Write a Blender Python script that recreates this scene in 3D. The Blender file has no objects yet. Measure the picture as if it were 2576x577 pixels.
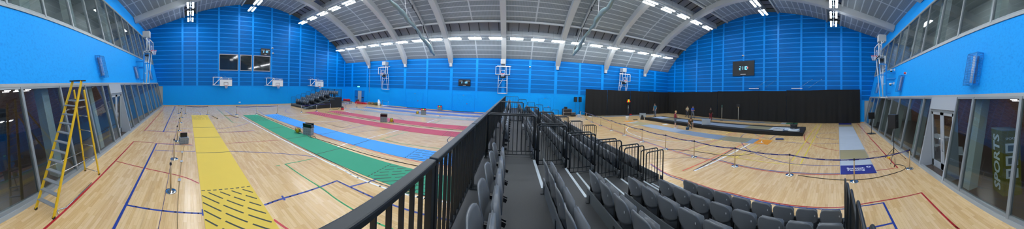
import bpy, bmesh, math, random
from mathutils import Vector, Matrix
random.seed(7)
C = bpy.context.scene.collection
PI = math.pi
H = 3.2                                   # eye height of the camera
XL, XR, YF, YB, SL = -28.5, 25.6, 27.0, -3.85, 0.235
def yw(z): return YB - SL * z             # the near wall leans outwards

# ---------------------------------------------------------------- materials
def lin(c):
    if isinstance(c, str):
        c = [int(c[i:i+2], 16) / 255 for i in (0, 2, 4)]
    return tuple((x / 12.92 if x <= .04045 else ((x + .055) / 1.055) ** 2.4) for x in c) + (1,)
MATS = {}
def mat(name, col, rough=.5, metal=0., noise=0., nscale=8., bump=0., bscale=60., spec=.5, emit=0., coat=0.):
    if name in MATS: return MATS[name]
    m = bpy.data.materials.new(name); m.use_nodes = True; nt = m.node_tree
    b = nt.nodes['Principled BSDF']; col = lin(col)
    b.inputs['Base Color'].default_value = col; b.inputs['Roughness'].default_value = rough
    b.inputs['Metallic'].default_value = metal; b.inputs['Specular IOR Level'].default_value = spec
    if coat: b.inputs['Coat Weight'].default_value = coat; b.inputs['Coat Roughness'].default_value = .15
    if emit:
        b.inputs['Emission Color'].default_value = col; b.inputs['Emission Strength'].default_value = emit
    tc = None
    if noise or bump:
        tc = nt.nodes.new('ShaderNodeTexCoord')
    if noise:
        n = nt.nodes.new('ShaderNodeTexNoise'); n.inputs['Scale'].default_value = nscale; n.inputs['Detail'].default_value = 4
        nt.links.new(tc.outputs['Object'], n.inputs['Vector'])
        r = nt.nodes.new('ShaderNodeMapRange'); r.inputs['To Min'].default_value = 1 - noise; r.inputs['To Max'].default_value = 1 + noise
        nt.links.new(n.outputs['Fac'], r.inputs['Value'])
        h = nt.nodes.new('ShaderNodeHueSaturation'); h.inputs['Color'].default_value = col
        nt.links.new(r.outputs['Result'], h.inputs['Value']); nt.links.new(h.outputs['Color'], b.inputs['Base Color'])
    if bump:
        n2 = nt.nodes.new('ShaderNodeTexNoise'); n2.inputs['Scale'].default_value = bscale
        nt.links.new(tc.outputs['Object'], n2.inputs['Vector'])
        bp = nt.nodes.new('ShaderNodeBump'); bp.inputs['Strength'].default_value = bump; bp.inputs['Distance'].default_value = .01
        nt.links.new(n2.outputs['Fac'], bp.inputs['Height']); nt.links.new(bp.outputs['Normal'], b.inputs['Normal'])
    MATS[name] = m; return m

def nodes(name):
    m = bpy.data.materials.new(name); m.use_nodes = True; MATS[name] = m
    return m, m.node_tree, m.node_tree.nodes['Principled BSDF']
def N(nt, t, **kw):
    n = nt.nodes.new(t)
    for k, v in kw.items():
        if k in n.inputs: n.inputs[k].default_value = v
        else: setattr(n, k, v)
    return n

def wood_floor():
    m, nt, b = nodes('maple_floor'); L = nt.links.new
    tc = N(nt, 'ShaderNodeTexCoord')
    br = N(nt, 'ShaderNodeTexBrick', Scale=1.0); br.offset = .37; br.offset_frequency = 2
    br.inputs['Color1'].default_value = (0, 0, 0, 1); br.inputs['Color2'].default_value = (1, 1, 1, 1); br.inputs['Mortar'].default_value = (.0, .0, .0, 1)
    br.inputs['Mortar Size'].default_value = .0022; br.inputs['Brick Width'].default_value = .72; br.inputs['Row Height'].default_value = .085
    br.inputs['Mortar Smooth'].default_value = .3; br.inputs['Bias'].default_value = 0
    L(tc.outputs['Object'], br.inputs['Vector'])
    mp = N(nt, 'ShaderNodeMapping'); mp.inputs['Scale'].default_value = (1.2, 22, 1); L(tc.outputs['Object'], mp.inputs['Vector'])
    n = N(nt, 'ShaderNodeTexNoise', Scale=2.2, Detail=5.); L(mp.outputs['Vector'], n.inputs['Vector'])
    ad = N(nt, 'ShaderNodeMath', operation='MULTIPLY_ADD'); ad.inputs[1].default_value = .55; L(n.outputs['Fac'], ad.inputs[2])
    sp = N(nt, 'ShaderNodeSeparateColor'); L(br.outputs['Color'], sp.inputs['Color']); L(sp.outputs['Red'], ad.inputs[0])
    cr = N(nt, 'ShaderNodeValToRGB'); e = cr.color_ramp.elements
    e[0].position = .2; e[0].color = lin('c79f6b'); e[1].position = 1.05 if False else 1.0; e[1].color = lin('e2c494')
    k = cr.color_ramp.elements.new(.6); k.color = lin('d6b37e')
    L(ad.outputs['Value'], cr.inputs['Fac'])
    mx = N(nt, 'ShaderNodeMix', data_type='RGBA'); mx.inputs['B'].default_value = lin('a98150')
    fm = N(nt, 'ShaderNodeMath', operation='MULTIPLY'); fm.inputs[1].default_value = .45; L(br.outputs['Fac'], fm.inputs[0])
    L(fm.outputs['Value'], mx.inputs['Factor']); L(cr.outputs['Color'], mx.inputs['A']); L(mx.outputs['Result'], b.inputs['Base Color'])
    b.inputs['Roughness'].default_value = .22; b.inputs['Specular IOR Level'].default_value = .5
    return m

def slat_wall():
    m, nt, b = nodes('blue_slats'); L = nt.links.new
    tc = N(nt, 'ShaderNodeTexCoord'); w = N(nt, 'ShaderNodeTexWave', Scale=5.0, Distortion=0.); w.bands_direction = 'Z'
    L(tc.outputs['Object'], w.inputs['Vector'])
    cr = N(nt, 'ShaderNodeValToRGB'); e = cr.color_ramp.elements
    e[0].position = .15; e[0].color = lin('00529a'); e[1].position = .55; e[1].color = lin('0076cc')
    L(w.outputs['Fac'], cr.inputs['Fac']); L(cr.outputs['Color'], b.inputs['Base Color'])
    bp = N(nt, 'ShaderNodeBump', Strength=.5, Distance=.02); L(w.outputs['Fac'], bp.inputs['Height']); L(bp.outputs['Normal'], b.inputs['Normal'])
    b.inputs['Roughness'].default_value = .42; b.inputs['Specular IOR Level'].default_value = .12
    return m

def speckle(name, c1, c2, rough=.55):
    m, nt, b = nodes(name); L = nt.links.new
    tc = N(nt, 'ShaderNodeTexCoord'); n = N(nt, 'ShaderNodeTexNoise', Scale=14., Detail=6., Roughness=.8); L(tc.outputs['Object'], n.inputs['Vector'])
    cr = N(nt, 'ShaderNodeValToRGB'); e = cr.color_ramp.elements
    e[0].position = .34; e[0].color = lin(c2); e[1].position = .5; e[1].color = lin(c1)
    L(n.outputs['Fac'], cr.inputs['Fac']); L(cr.outputs['Color'], b.inputs['Base Color']); b.inputs['Roughness'].default_value = rough; b.inputs['Specular IOR Level'].default_value = .2
    return m

def deck_mat():                            # perforated roof deck: seams along the hall, joints across it
    m, nt, b = nodes('roof_deck'); L = nt.links.new
    uv = N(nt, 'ShaderNodeUVMap'); sp = N(nt, 'ShaderNodeSeparateXYZ'); L(uv.outputs['UV'], sp.inputs['Vector'])
    def line(src, period, width, off=0.):
        a = N(nt, 'ShaderNodeMath', operation='ADD'); a.inputs[1].default_value = off + 500 * period; L(src, a.inputs[0])
        d = N(nt, 'ShaderNodeMath', operation='MODULO'); d.inputs[1].default_value = period; L(a.outputs[0], d.inputs[0])
        l = N(nt, 'ShaderNodeMath', operation='LESS_THAN'); l.inputs[1].default_value = width; L(d.outputs[0], l.inputs[0]); return l.outputs[0]
    l1 = line(sp.outputs['Y'], .70, .10); l2 = line(sp.outputs['X'], 7.15, .16, 1.2 + 3.575 + .08)
    mx = N(nt, 'ShaderNodeMath', operation='MAXIMUM'); L(l1, mx.inputs[0]); L(l2, mx.inputs[1])
    fine = line(sp.outputs['X'], .16, .08)
    c1 = N(nt, 'ShaderNodeMix', data_type='RGBA'); c1.inputs['A'].default_value = lin('8a969f'); c1.inputs['B'].default_value = lin('7b8790'); L(fine, c1.inputs['Factor'])
    c2 = N(nt, 'ShaderNodeMix', data_type='RGBA'); c2.inputs['B'].default_value = lin('bac5cd'); L(mx.outputs[0], c2.inputs['Factor']); L(c1.outputs['Result'], c2.inputs['A'])
    L(c2.outputs['Result'], b.inputs['Base Color']); b.inputs['Roughness'].default_value = .6
    return m

def brick_mat():
    m, nt, b = nodes('brick_wall'); L = nt.links.new
    tc = N(nt, 'ShaderNodeTexCoord'); mp = N(nt, 'ShaderNodeMapping'); mp.inputs['Rotation'].default_value = (PI / 2, 0, 0); L(tc.outputs['Object'], mp.inputs['Vector'])
    br = N(nt, 'ShaderNodeTexBrick', Scale=1.0); br.inputs['Brick Width'].default_value = .24; br.inputs['Row Height'].default_value = .08; br.inputs['Mortar Size'].default_value = .008
    br.inputs['Color1'].default_value = lin('7a4a38'); br.inputs['Color2'].default_value = lin('93604a'); br.inputs['Mortar'].default_value = lin('8b7a70')
    L(mp.outputs['Vector'], br.inputs['Vector']); L(br.outputs['Color'], b.inputs['Base Color']); b.inputs['Roughness'].default_value = .8
    return m

def glass_mat(name, tint, refl=1.0):
    m = bpy.data.materials.new(name); m.use_nodes = True; nt = m.node_tree; L = nt.links.new
    nt.nodes.remove(nt.nodes['Principled BSDF']); out = nt.nodes['Material Output']
    t = N(nt, 'ShaderNodeBsdfTransparent'); t.inputs['Color'].default_value = lin(tint)
    g = N(nt, 'ShaderNodeBsdfGlossy'); g.inputs['Roughness'].default_value = .02
    f = N(nt, 'ShaderNodeFresnel', IOR=1.62); k = N(nt, 'ShaderNodeMath', operation='MULTIPLY'); k.inputs[1].default_value = refl; k.use_clamp = True
    ge = N(nt, 'ShaderNodeNewGeometry'); fr_ = N(nt, 'ShaderNodeMath', operation='SUBTRACT'); fr_.inputs[0].default_value = 1.; L(ge.outputs['Backfacing'], fr_.inputs[1]); fm_ = N(nt, 'ShaderNodeMath', operation='MULTIPLY'); L(f.outputs['Fac'], fm_.inputs[0]); L(fr_.outputs[0], fm_.inputs[1]); L(fm_.outputs[0], k.inputs[0]); mx = N(nt, 'ShaderNodeMixShader'); L(k.outputs[0], mx.inputs['Fac']); L(t.outputs[0], mx.inputs[1]); L(g.outputs[0], mx.inputs[2])
    L(mx.outputs[0], out.inputs['Surface']); MATS[name] = m; return m
def mesh_mat(name, col, period, fill):      # wire mesh: see-through between wires
    m = bpy.data.materials.new(name); m.use_nodes = True; nt = m.node_tree; L = nt.links.new
    b = nt.nodes['Principled BSDF']; b.inputs['Base Color'].default_value = lin(col); b.inputs['Roughness'].default_value = .5
    out = nt.nodes['Material Output']; tc = N(nt, 'ShaderNodeTexCoord'); sp = N(nt, 'ShaderNodeSeparateXYZ'); L(tc.outputs['Object'], sp.inputs['Vector'])
    sx = N(nt, 'ShaderNodeMath', operation='ADD'); L(sp.outputs['X'], sx.inputs[0]); L(sp.outputs['Y'], sx.inputs[1])
    fs = []
    for s in (sx.outputs[0], sp.outputs['Z']):
        a = N(nt, 'ShaderNodeMath', operation='ADD'); a.inputs[1].default_value = 100 * period; L(s, a.inputs[0])
        d = N(nt, 'ShaderNodeMath', operation='MODULO'); d.inputs[1].default_value = period; L(a.outputs[0], d.inputs[0])
        l = N(nt, 'ShaderNodeMath', operation='LESS_THAN'); l.inputs[1].default_value = period * fill; L(d.outputs[0], l.inputs[0]); fs.append(l.outputs[0])
    mxm = N(nt, 'ShaderNodeMath', operation='MAXIMUM'); L(fs[0], mxm.inputs[0]); L(fs[1], mxm.inputs[1])
    t = N(nt, 'ShaderNodeBsdfTransparent'); mx = N(nt, 'ShaderNodeMixShader'); L(mxm.outputs[0], mx.inputs['Fac']); L(t.outputs[0], mx.inputs[1]); L(b.outputs[0], mx.inputs[2])
    L(mx.outputs[0], out.inputs['Surface']); MATS[name] = m; return m

FLOOR = wood_floor(); SLAT = slat_wall(); DECK = deck_mat(); BRICK = brick_mat()
LOWER = speckle('blue_panel', '009cf4', '0086de'); NEARW = speckle('blue_plaster', '14a0f6', '088ae6', .6)
PILA = mat('pilaster_blue', '0094f0', .45, spec=.25); RIB = mat('rib_paint', 'b4babd', .5); TRIMG = mat('grey_trim', '9aa2a6', .4); SKYL = mat('skylight_grey', '7e848f', .5)
ALU = mat('alu_frame', '8d969b', .38, .3); GREYP = mat('grey_panel', 'a2abb5', .5); GLASS = glass_mat('glazing', 'dfe6e7', 1.5); CLEAR = glass_mat('clear_board', 'f0f6f8', 1.); HATCHM = mat('piste_ink', '39413c', .7)
BLACK = mat('black_plastic', '15171a', .45); DARK = mat('dark_steel', '262c31', .38, .1); SEATG = mat('seat_plastic', '6c7177', .28, 0, .04, 30); STEEL = mat('brushed_steel', 'c9cbcd', .22, .9)
DECKF = mat('tread_vinyl', '333639', .6, 0, .12, 40); KICK = mat('kick_panel', '656c71', .4); NOSE = mat('alu_nosing', 'b4c0c8', .4, .2); WHITE = mat('white_paint', 'e6eaee', .4)
CURT = mat('black_drape', '0c0e10', .85, 0, 0, 8); BRASS = mat('satin_brass', 'c6ad86', .35, .4); CHROME = mat('chrome', 'd8dadc', .1, 1.); NAVY = mat('navy_belt', '2a2e78', .6)
RED = mat('red_plastic', 'c3202a', .4); YEL = mat('yellow_paint', 'e3bb14', .4); GREYB = mat('crate_grey', '7d868d', .5); CABLE = mat('black_cable', '1b1b1d', .5)
SKIN = mat('skin', 'c99a80', .5); HAIRB = mat('brown_hair', '3a2a20', .6); GOLDF = mat('gold_gym', 'c8a33e', .7)
TUBE = mat('tube_light', 'ffffff', .5, emit=1); TUBE.node_tree.nodes['Principled BSDF'].inputs['Emission Strength'].default_value = 40.; TUBE.node_tree.nodes['Principled BSDF'].inputs['Emission Color'].default_value = (.93, .97, 1, 1)

# ---------------------------------------------------------------- mesh builder
class MB:
    def __init__(s): s.v = []; s.f = []; s.mi = []; s.sm = []; s.cur = 0; s.smooth = False; s.mats = []
    def use(s, m, smooth=False):
        if m not in s.mats: s.mats.append(m)
        s.cur = s.mats.index(m); s.smooth = smooth; return s
    def face(s, idx): s.f.append(idx); s.mi.append(s.cur); s.sm.append(s.smooth)
    def poly(s, pts):
        n = len(s.v); s.v += [tuple(p) for p in pts]; s.face(list(range(n, n + len(pts))))
    def box(s, x0, x1, y0, y1, z0, z1):
        x0, x1 = sorted((x0, x1)); y0, y1 = sorted((y0, y1)); z0, z1 = sorted((z0, z1)); n = len(s.v)
        s.v += [(x0,y0,z0),(x1,y0,z0),(x1,y1,z0),(x0,y1,z0),(x0,y0,z1),(x1,y0,z1),(x1,y1,z1),(x0,y1,z1)]
        for q in ((0,3,2,1),(4,5,6,7),(0,1,5,4),(1,2,6,5),(2,3,7,6),(3,0,4,7)): s.face([n + i for i in q])
        return s
    def bev(s, x0, x1, y0, y1, z0, z1, r=.01, seg=2):
        bm = bmesh.new(); bmesh.ops.create_cube(bm, size=1, matrix=Matrix.LocRotScale(((x0+x1)/2,(y0+y1)/2,(z0+z1)/2), None, (abs(x1-x0),abs(y1-y0),abs(z1-z0))))
        bmesh.ops.bevel(bm, geom=bm.edges[:], offset=r, segments=seg, affect='EDGES', profile=.5)
        s.add_bm(bm); return s
    def add_bm(s, bm, M=None):
        n = len(s.v); bm.verts.index_update()
        s.v += [tuple((M @ v.co) if M else v.co) for v in bm.verts]
        for f in bm.faces: s.face([n + v.index for v in f.verts])
        bm.free()
    def bar(s, p, q, w, h, up=(0, 0, 1)):     # square bar from p to q
        p = Vector(p); q = Vector(q); d = (q - p).normalized(); u = Vector(up)
        if abs(d.dot(u)) > .98: u = Vector((1, 0, 0))
        a = d.cross(u).normalized(); b = a.cross(d).normalized(); n = len(s.v)
        for e in (p, q):
            for i, j in ((-1,-1),(1,-1),(1,1),(-1,1)): s.v.append(tuple(e + a * (w/2*i) + b * (h/2*j)))
        for t in ((0,3,2,1),(4,5,6,7),(0,1,5,4),(1,2,6,5),(2,3,7,6),(3,0,4,7)): s.face([n + i for i in t])
        return s
    def tube(s, pts, r, n=6, closed=False):
        P = [Vector(p) for p in pts]; k = len(P); base = len(s.v); prev = None
        for i, p in enumerate(P):
            if closed: d = P[(i+1) % k] - P[i-1]
            else: d = P[min(i+1, k-1)] - P[max(i-1, 0)]
            d = d.normalized() if d.length > 1e-9 else Vector((0, 0, 1))
            if prev is None:
                u = Vector((0, 0, 1)) if abs(d.z) < .9 else Vector((1, 0, 0)); a = d.cross(u).normalized()
            else:
                a = prev - d * prev.dot(d); a = a.normalized() if a.length > 1e-6 else d.orthogonal().normalized()
            prev = a; b = d.cross(a); rr = r[i] if isinstance(r, (list, tuple)) else r
            for j in range(n):
                t = 2 * PI * j / n; s.v.append(tuple(p + (a * math.cos(t) + b * math.sin(t)) * rr))
        for i in range(k if closed else k - 1):
            i2 = (i + 1) % k
            for j in range(n):
                s.face([base + i*n + j, base + i*n + (j+1) % n, base + i2*n + (j+1) % n, base + i2*n + j])
        if not closed:
            s.face([base + j for j in reversed(range(n))]); s.face([base + (k-1)*n + j for j in range(n)])
        return s
    def lathe(s, prof, c=(0, 0, 0), n=16):    # prof: (radius, z)
        base = len(s.v)
        for r, z in prof:
            for j in range(n):
                t = 2 * PI * j / n; s.v.append((c[0] + r * math.cos(t), c[1] + r * math.sin(t), c[2] + z))
        for i in range(len(prof) - 1):
            for j in range(n): s.face([base + i*n + j, base + i*n + (j+1) % n, base + (i+1)*n + (j+1) % n, base + (i+1)*n + j])
        s.face([base + j for j in reversed(range(n))]); s.face([base + (len(prof)-1)*n + j for j in range(n)])
        return s
    def ball(s, c, r, sc=(1, 1, 1), n=10):
        bm = bmesh.new(); bmesh.ops.create_uvsphere(bm, u_segments=n, v_segments=max(5, n * 2 // 3), radius=r)
        s.add_bm(bm, Matrix.Translation(c) @ Matrix.Diagonal((*sc, 1))); return s
    def prism(s, pts, d):                     # closed outline pts (3D), extruded by vector d
        n = len(s.v); k = len(pts); d = Vector(d)
        s.v += [tuple(p) for p in pts] + [tuple(Vector(p) + d) for p in pts]
        s.face([n + i for i in reversed(range(k))]); s.face([n + k + i for i in range(k)])
        for i in range(k): s.face([n + i, n + (i+1) % k, n + k + (i+1) % k, n + k + i])
        return s
    def build(s, name, parent=None, M=None, label=None, weld=True):
        me = bpy.data.meshes.new(name); me.from_pydata([tuple(M @ Vector(v)) for v in s.v] if M else s.v, [], s.f)
        for m in (s.mats or [GREYB]): me.materials.append(m)
        me.polygons.foreach_set('material_index', s.mi); me.polygons.foreach_set('use_smooth', s.sm)
        bm = bmesh.new(); bm.from_mesh(me); bmesh.ops.recalc_face_normals(bm, faces=bm.faces[:]); bm.to_mesh(me); bm.free(); me.update()
        o = bpy.data.objects.new(name, me); C.objects.link(o)
        if parent: o.parent = parent
        if label: o['label'] = label
        return o
def B(m, smooth=False): return MB().use(m, smooth)

def thing(name, label, cat, loc=(0, 0, 0), rz=0., group=None):
    o = bpy.data.objects.new(name, None); C.objects.link(o); o.location = loc; o.rotation_euler = (0, 0, rz); o.empty_display_size = .2
    o['label'] = label; o['category'] = cat
    if group: o['group'] = group
    return o
def tag(o, label, cat, group=None):
    o['label'] = label; o['category'] = cat
    if group: o['group'] = group
    return o
def struct(o, label=None):
    o['kind'] = 'structure'
    if label: o['label'] = label
    return o
def dup(root, loc=None, rz=None, label=None, group=None):
    r = root.copy(); C.objects.link(r)
    if loc is not None: r.location = loc
    if rz is not None: r.rotation_euler = (0, 0, rz)
    if label: r['label'] = label
    if group: r['group'] = group
    for ch in list(root.children):
        c = ch.copy(); C.objects.link(c); c.parent = r
        for g in list(ch.children):
            d = g.copy(); C.objects.link(d); d.parent = c
    return r
ORD = ['first','second','third','fourth','fifth','sixth','seventh','eighth','ninth','tenth','eleventh','twelfth','thirteenth','fourteenth','fifteenth','sixteenth','seventeenth','eighteenth','nineteenth','twentieth','twenty-first','twenty-second']

def text(name, s, size, M, m, parent=None, ext=.004, bold=0.):
    cu = bpy.data.curves.new(name, 'FONT'); cu.body = s; cu.size = size; cu.extrude = ext; cu.offset = bold; cu.align_x = 'CENTER'; cu.align_y = 'CENTER'; cu.resolution_u = 2
    o = bpy.data.objects.new(name, cu); C.objects.link(o); TEXTS.append((o, M, m, parent)); return o
TEXTS = []
def frame(o, x, y):                        # matrix with local x, y axes along world vectors x, y
    x = Vector(x).normalized(); y = Vector(y).normalized(); z = x.cross(y)
    M = Matrix((x, y, z)).transposed().to_4x4(); M.translation = Vector(o); return M
def finish_text():
    dg = bpy.context.evaluated_depsgraph_get()
    for o, M, m, parent in TEXTS:
        me = bpy.data.meshes.new_from_object(o.evaluated_get(dg)); me.transform(M); me.materials.clear(); me.materials.append(m)
        n = bpy.data.objects.new(o.name.split('.')[0], me); C.objects.link(n); n.parent = parent
    for o, *_ in TEXTS: cu = o.data; bpy.data.objects.remove(o); bpy.data.curves.remove(cu)
# ---------------------------------------------------------------- people (built first: few objects in the scene)
def skin_mesh(verts, edges, radii, root, sub=1):
    me = bpy.data.meshes.new('body'); me.from_pydata(verts, edges, []); o = bpy.data.objects.new('body', me); C.objects.link(o)
    m = o.modifiers.new('s', 'SKIN'); m.use_smooth_shade = True
    for i, r in enumerate(radii):
        d = me.skin_vertices[0].data[i]; d.radius = (r, r) if not isinstance(r, tuple) else r; d.use_root = (i == root)
    if sub: q = o.modifiers.new('u', 'SUBSURF'); q.levels = sub; q.render_levels = sub
    dg = bpy.context.evaluated_depsgraph_get(); dg.update()
    out = bpy.data.meshes.new_from_object(o.evaluated_get(dg)); bpy.data.objects.remove(o); bpy.data.meshes.remove(me)
    for p in out.polygons: p.use_smooth = True
    return out
def link_mesh(name, me, m, parent):
    me.materials.clear(); me.materials.append(m); o = bpy.data.objects.new(name, me); C.objects.link(o); o.parent = parent; return o
STAND = dict(pel=(0, 0, .93), waist=(0, .005, 1.06), chest=(0, .01, 1.26), neckb=(0, -.01, 1.42), neck=(0, .01, 1.475), head=(0, .03, 1.575), top=(0, .02, 1.665), nose=(0, .135, 1.56),
    shL=(-.18, 0, 1.38), elL=(-.23, -.03, 1.11), wrL=(-.22, .06, .88), shR=(.18, 0, 1.38), elR=(.23, -.03, 1.11), wrR=(.22, .06, .88),
    hiL=(-.09, 0, .88), knL=(-.1, .02, .48), anL=(-.1, -.03, .08), hiR=(.09, 0, .88), knR=(.1, .02, .48), anR=(.1, -.03, .08))
RAD = dict(pel=.125, waist=.115, chest=.135, neckb=.09, neck=.056, head=.102, top=.066, nose=.014, shL=.062, elL=.04, wrL=.026, shR=.062, elR=.04, wrR=.026,
    hiL=.088, knL=.058, anL=.038, hiR=.088, knR=.058, anR=.038)
def person(label, loc, rz, shirt, legs, hair, pose={}, shorts=False, sleeves='short', hatted=None, shoes='2a2a2c', pack=None, build=1., grow=.018):
    J = dict(STAND); J.update({k: v for k, v in pose.items() if k in RAD}); names = list(J); idx = {n: i for i, n in enumerate(names)}; V = [J[n] for n in names]; R = [RAD[n] * (build if n in ('pel', 'waist', 'chest') else 1) for n in names]
    E = [('pel','waist'),('waist','chest'),('chest','neckb'),('neckb','neck'),('neck','head'),('head','top'),('head','nose'),('chest','shL'),('shL','elL'),('elL','wrL'),('chest','shR'),('shR','elR'),('elR','wrR'),('pel','hiL'),('hiL','knL'),('knL','anL'),('pel','hiR'),('hiR','knR'),('knR','anR')]
    E = [(idx[a], idx[b]) for a, b in E]
    def addv(p, r, frm): V.append(tuple(p)); R.append(r); E.append((frm, len(V) - 1)); return len(V) - 1
    for s in 'LR':                                    # palm, thumb and four curled fingers
        w = Vector(J['wr' + s]); d = (w - Vector(J['el' + s])).normalized(); side = d.cross(Vector((0, 1, .3))).normalized()
        if side.length < .1: side = Vector((1, 0, 0))
        fw = side.cross(d).normalized()
        p = addv(w + d * .045, .027, idx['wr' + s]); 
        for k, ln in enumerate((.075, .085, .08, .06)):
            a = addv(w + d * .085 + side * (.03 - .02 * k), .0095, p); b = addv(w + d * (.085 + ln * .55) + side * (.034 - .022 * k) + fw * .012, .0088, a); addv(w + d * (.085 + ln * .85) + side * (.034 - .022 * k) + fw * .035, .0075, b)
        a = addv(w + d * .05 + side * .042 + fw * .015, .011, p); addv(w + d * .09 + side * .055 + fw * .03, .009, a)
        f = Vector(J['an' + s]); hd = Vector((0, 1, 0)) if 'toe' + s not in pose else Vector(pose['toe' + s])
    root = thing('person', label, 'person', loc, rz, None)
    link_mesh('body', skin_mesh(V, E, R, 0), SKIN, root)
    def sub(names2, edges2, grow, nm, m, ends={}):
        vv = [ends.get(n, J[n]) for n in names2]; rr = [(RAD[n] * (build if n in ('pel', 'waist', 'chest') else 1)) * (.8 if n == 'neckb' else 1.06) + grow for n in names2]
        ee = [(names2.index(a), names2.index(b)) for a, b in edges2]
        link_mesh(nm, skin_mesh(vv, ee, rr, 0), m, root)
    lerp = lambda a, b, t: tuple(Vector(J[a]).lerp(Vector(J[b]), t))
    ms = mat('cloth_' + shirt, shirt, .8, 0, .08, 20); ml = mat('cloth_' + legs, legs, .8, 0, .08, 20)
    st = ['pel','waist','chest','neckb','shL','elL','shR','elR']; se = [('pel','waist'),('waist','chest'),('chest','neckb'),('chest','shL'),('shL','elL'),('chest','shR'),('shR','elR')]; en = {'pel': tuple(Vector(J['pel']) - (Vector(J['waist']) - Vector(J['pel'])) * .95), 'elL': lerp('shL','elL',.75), 'elR': lerp('shR','elR',.75), 'neckb': lerp('chest','neckb',1.0)}
    if sleeves == 'long': st += ['wrL','wrR']; se += [('elL','wrL'),('elR','wrR')]; en.pop('elL'); en.pop('elR')
    sub(st, se, grow, 'shirt', ms, en)
    lt = ['pel','waist','hiL','knL','hiR','knR']; le = [('pel','waist'),('pel','hiL'),('hiL','knL'),('pel','hiR'),('hiR','knR')]
    if not shorts: lt += ['anL','anR']; le += [('knL','anL'),('knR','anR')]
    sub(lt, le, .012 if not shorts else .014, 'shorts' if shorts else 'trousers', ml, {'waist': lerp('pel', 'waist', 1.5), **({'knL': lerp('hiL', 'knL', .95), 'knR': lerp('hiR', 'knR', .95)} if shorts else {})})
    hd = Vector(J['head']); up = (Vector(J['top']) - hd).normalized(); fw = (Vector(J['nose']) - hd).normalized()
    hb = B(mat('hair_' + hair, hair, .7), True)
    hb.ball(hd + up * .042 - fw * .026, .106, (1, 1.02, .86), 12); hb.build('hair', root)
    sx = fw.cross(up).normalized()
    for q in (-1, 1): eb = B(mat('eye_dark', '1c1512', .3), True); eb.ball(hd + fw * .088 + sx * (.032 * q) + up * .012, .011, n=6); eb.build('eye', root)
    for s in 'LR':
        f = Vector(J['an' + s]); t = Vector(pose.get('toe' + s, (0, 1, 0))).normalized()
        sh = B(mat('shoe_' + shoes, shoes, .6), True); b0 = f + Vector((0, 0, -.035)) - t * .05; b1 = f + t * .17 + Vector((0, 0, -.045))
        sh.tube([b0 - t * .03, b0, f + t * .05 + Vector((0, 0, -.035)), b1 - t * .04, b1], [.02, .045, .05, .042, .022], 8); sh.build('shoe', root)
    if pack:
        pb = B(mat('pack_' + pack, pack, .7), True); c = Vector(J['chest']); pb.bev(c.x - .14, c.x + .14, c.y - .33, c.y - .15, c.z - .3, c.z + .14, .05, 3); pb.build('backpack', root)
    return root
PK = dict
# man in teal standing on the end of the raised piste, head bowed
person('man in teal shirt and grey trousers standing on the far end of the raised piste', (17.35, 20.55, .33), PI * .62, '1c5f78', '5c6470', '4a3a30',
    dict(head=(0, .1, 1.56), top=(0, .11, 1.645), nose=(0, .18, 1.52), neck=(0, .04, 1.48), elL=(-.22, .0, 1.12), wrL=(-.2, .12, .92), elR=(.22, .0, 1.12), wrR=(.2, .1, .9)))
person('person in dark red jumper and grey shorts standing beside the grey metal piste', (14.18, 13.76, 0), -PI * .72, '7c1f30', '5a5f68', 'c9a06a',
    dict(elL=(-.25, -.02, 1.12), wrL=(-.1, .2, 1.1), elR=(.25, -.02, 1.12), wrR=(.1, .2, 1.12), head=(0, .07, 1.57), top=(0, .07, 1.655), nose=(0, .155, 1.54)), shorts=True, sleeves='long', shoes='d8dadc')
person('man in brown shirt and olive apron crouching on one knee against the raised piste', (15.4, 12.95, 0), PI * .85, '4a3d26', '5a5f5c', '4b3a28',
    dict(pel=(0, -.1, .45), waist=(0, -.02, .57), chest=(0, .12, .72), neckb=(0, .22, .82), neck=(0, .27, .87), head=(0, .34, .94), top=(0, .36, 1.02), nose=(0, .42, .9), shL=(-.18, .17, .8), shR=(.18, .17, .8),
         elL=(-.22, .27, .56), wrL=(-.18, .36, .3), elR=(.22, .3, .58), wrR=(.12, .42, .4), hiL=(-.1, -.1, .42), knL=(-.14, .28, .44), anL=(-.13, .12, .08), hiR=(.1, -.1, .42), knR=(.12, .1, .1), anR=(.11, -.3, .1), toeR=(0, .5, -1)), shoes='2b2b2d', grow=.036)
walk = dict(hiL=(-.09, 0, .88), knL=(-.09, .16, .5), anL=(-.09, .22, .08), hiR=(.09, 0, .88), knR=(.09, -.05, .48), anR=(.09, -.3, .13), elL=(-.24, -.02, 1.12), wrL=(-.14, .22, 1.08), elR=(.24, -.02, 1.12), wrR=(.12, .24, 1.1))
person('man in beige T-shirt and dark jeans walking behind the raised piste', (22.4, 19.35, 0), PI * .88, 'a8a083', '2b3140', '3a2b22', walk, build=1.1)
person('man in bright blue polo shirt with blue backpack walking in grey jeans', (22.6, 18.5, 0), PI * .9, '1e4bb0', '66707c', '4a3a30', dict(walk), pack='1c3f8c', build=1.05)
person('person with black top and maroon trousers standing by the black drape, back turned', (22.3, 15.2, 0), -PI * .4, '101312', '6a1a2c', '2a211d', dict(elR=(.27, -.03, 1.14), wrR=(.24, .12, 1.0)), sleeves='long', build=1.25)
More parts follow.
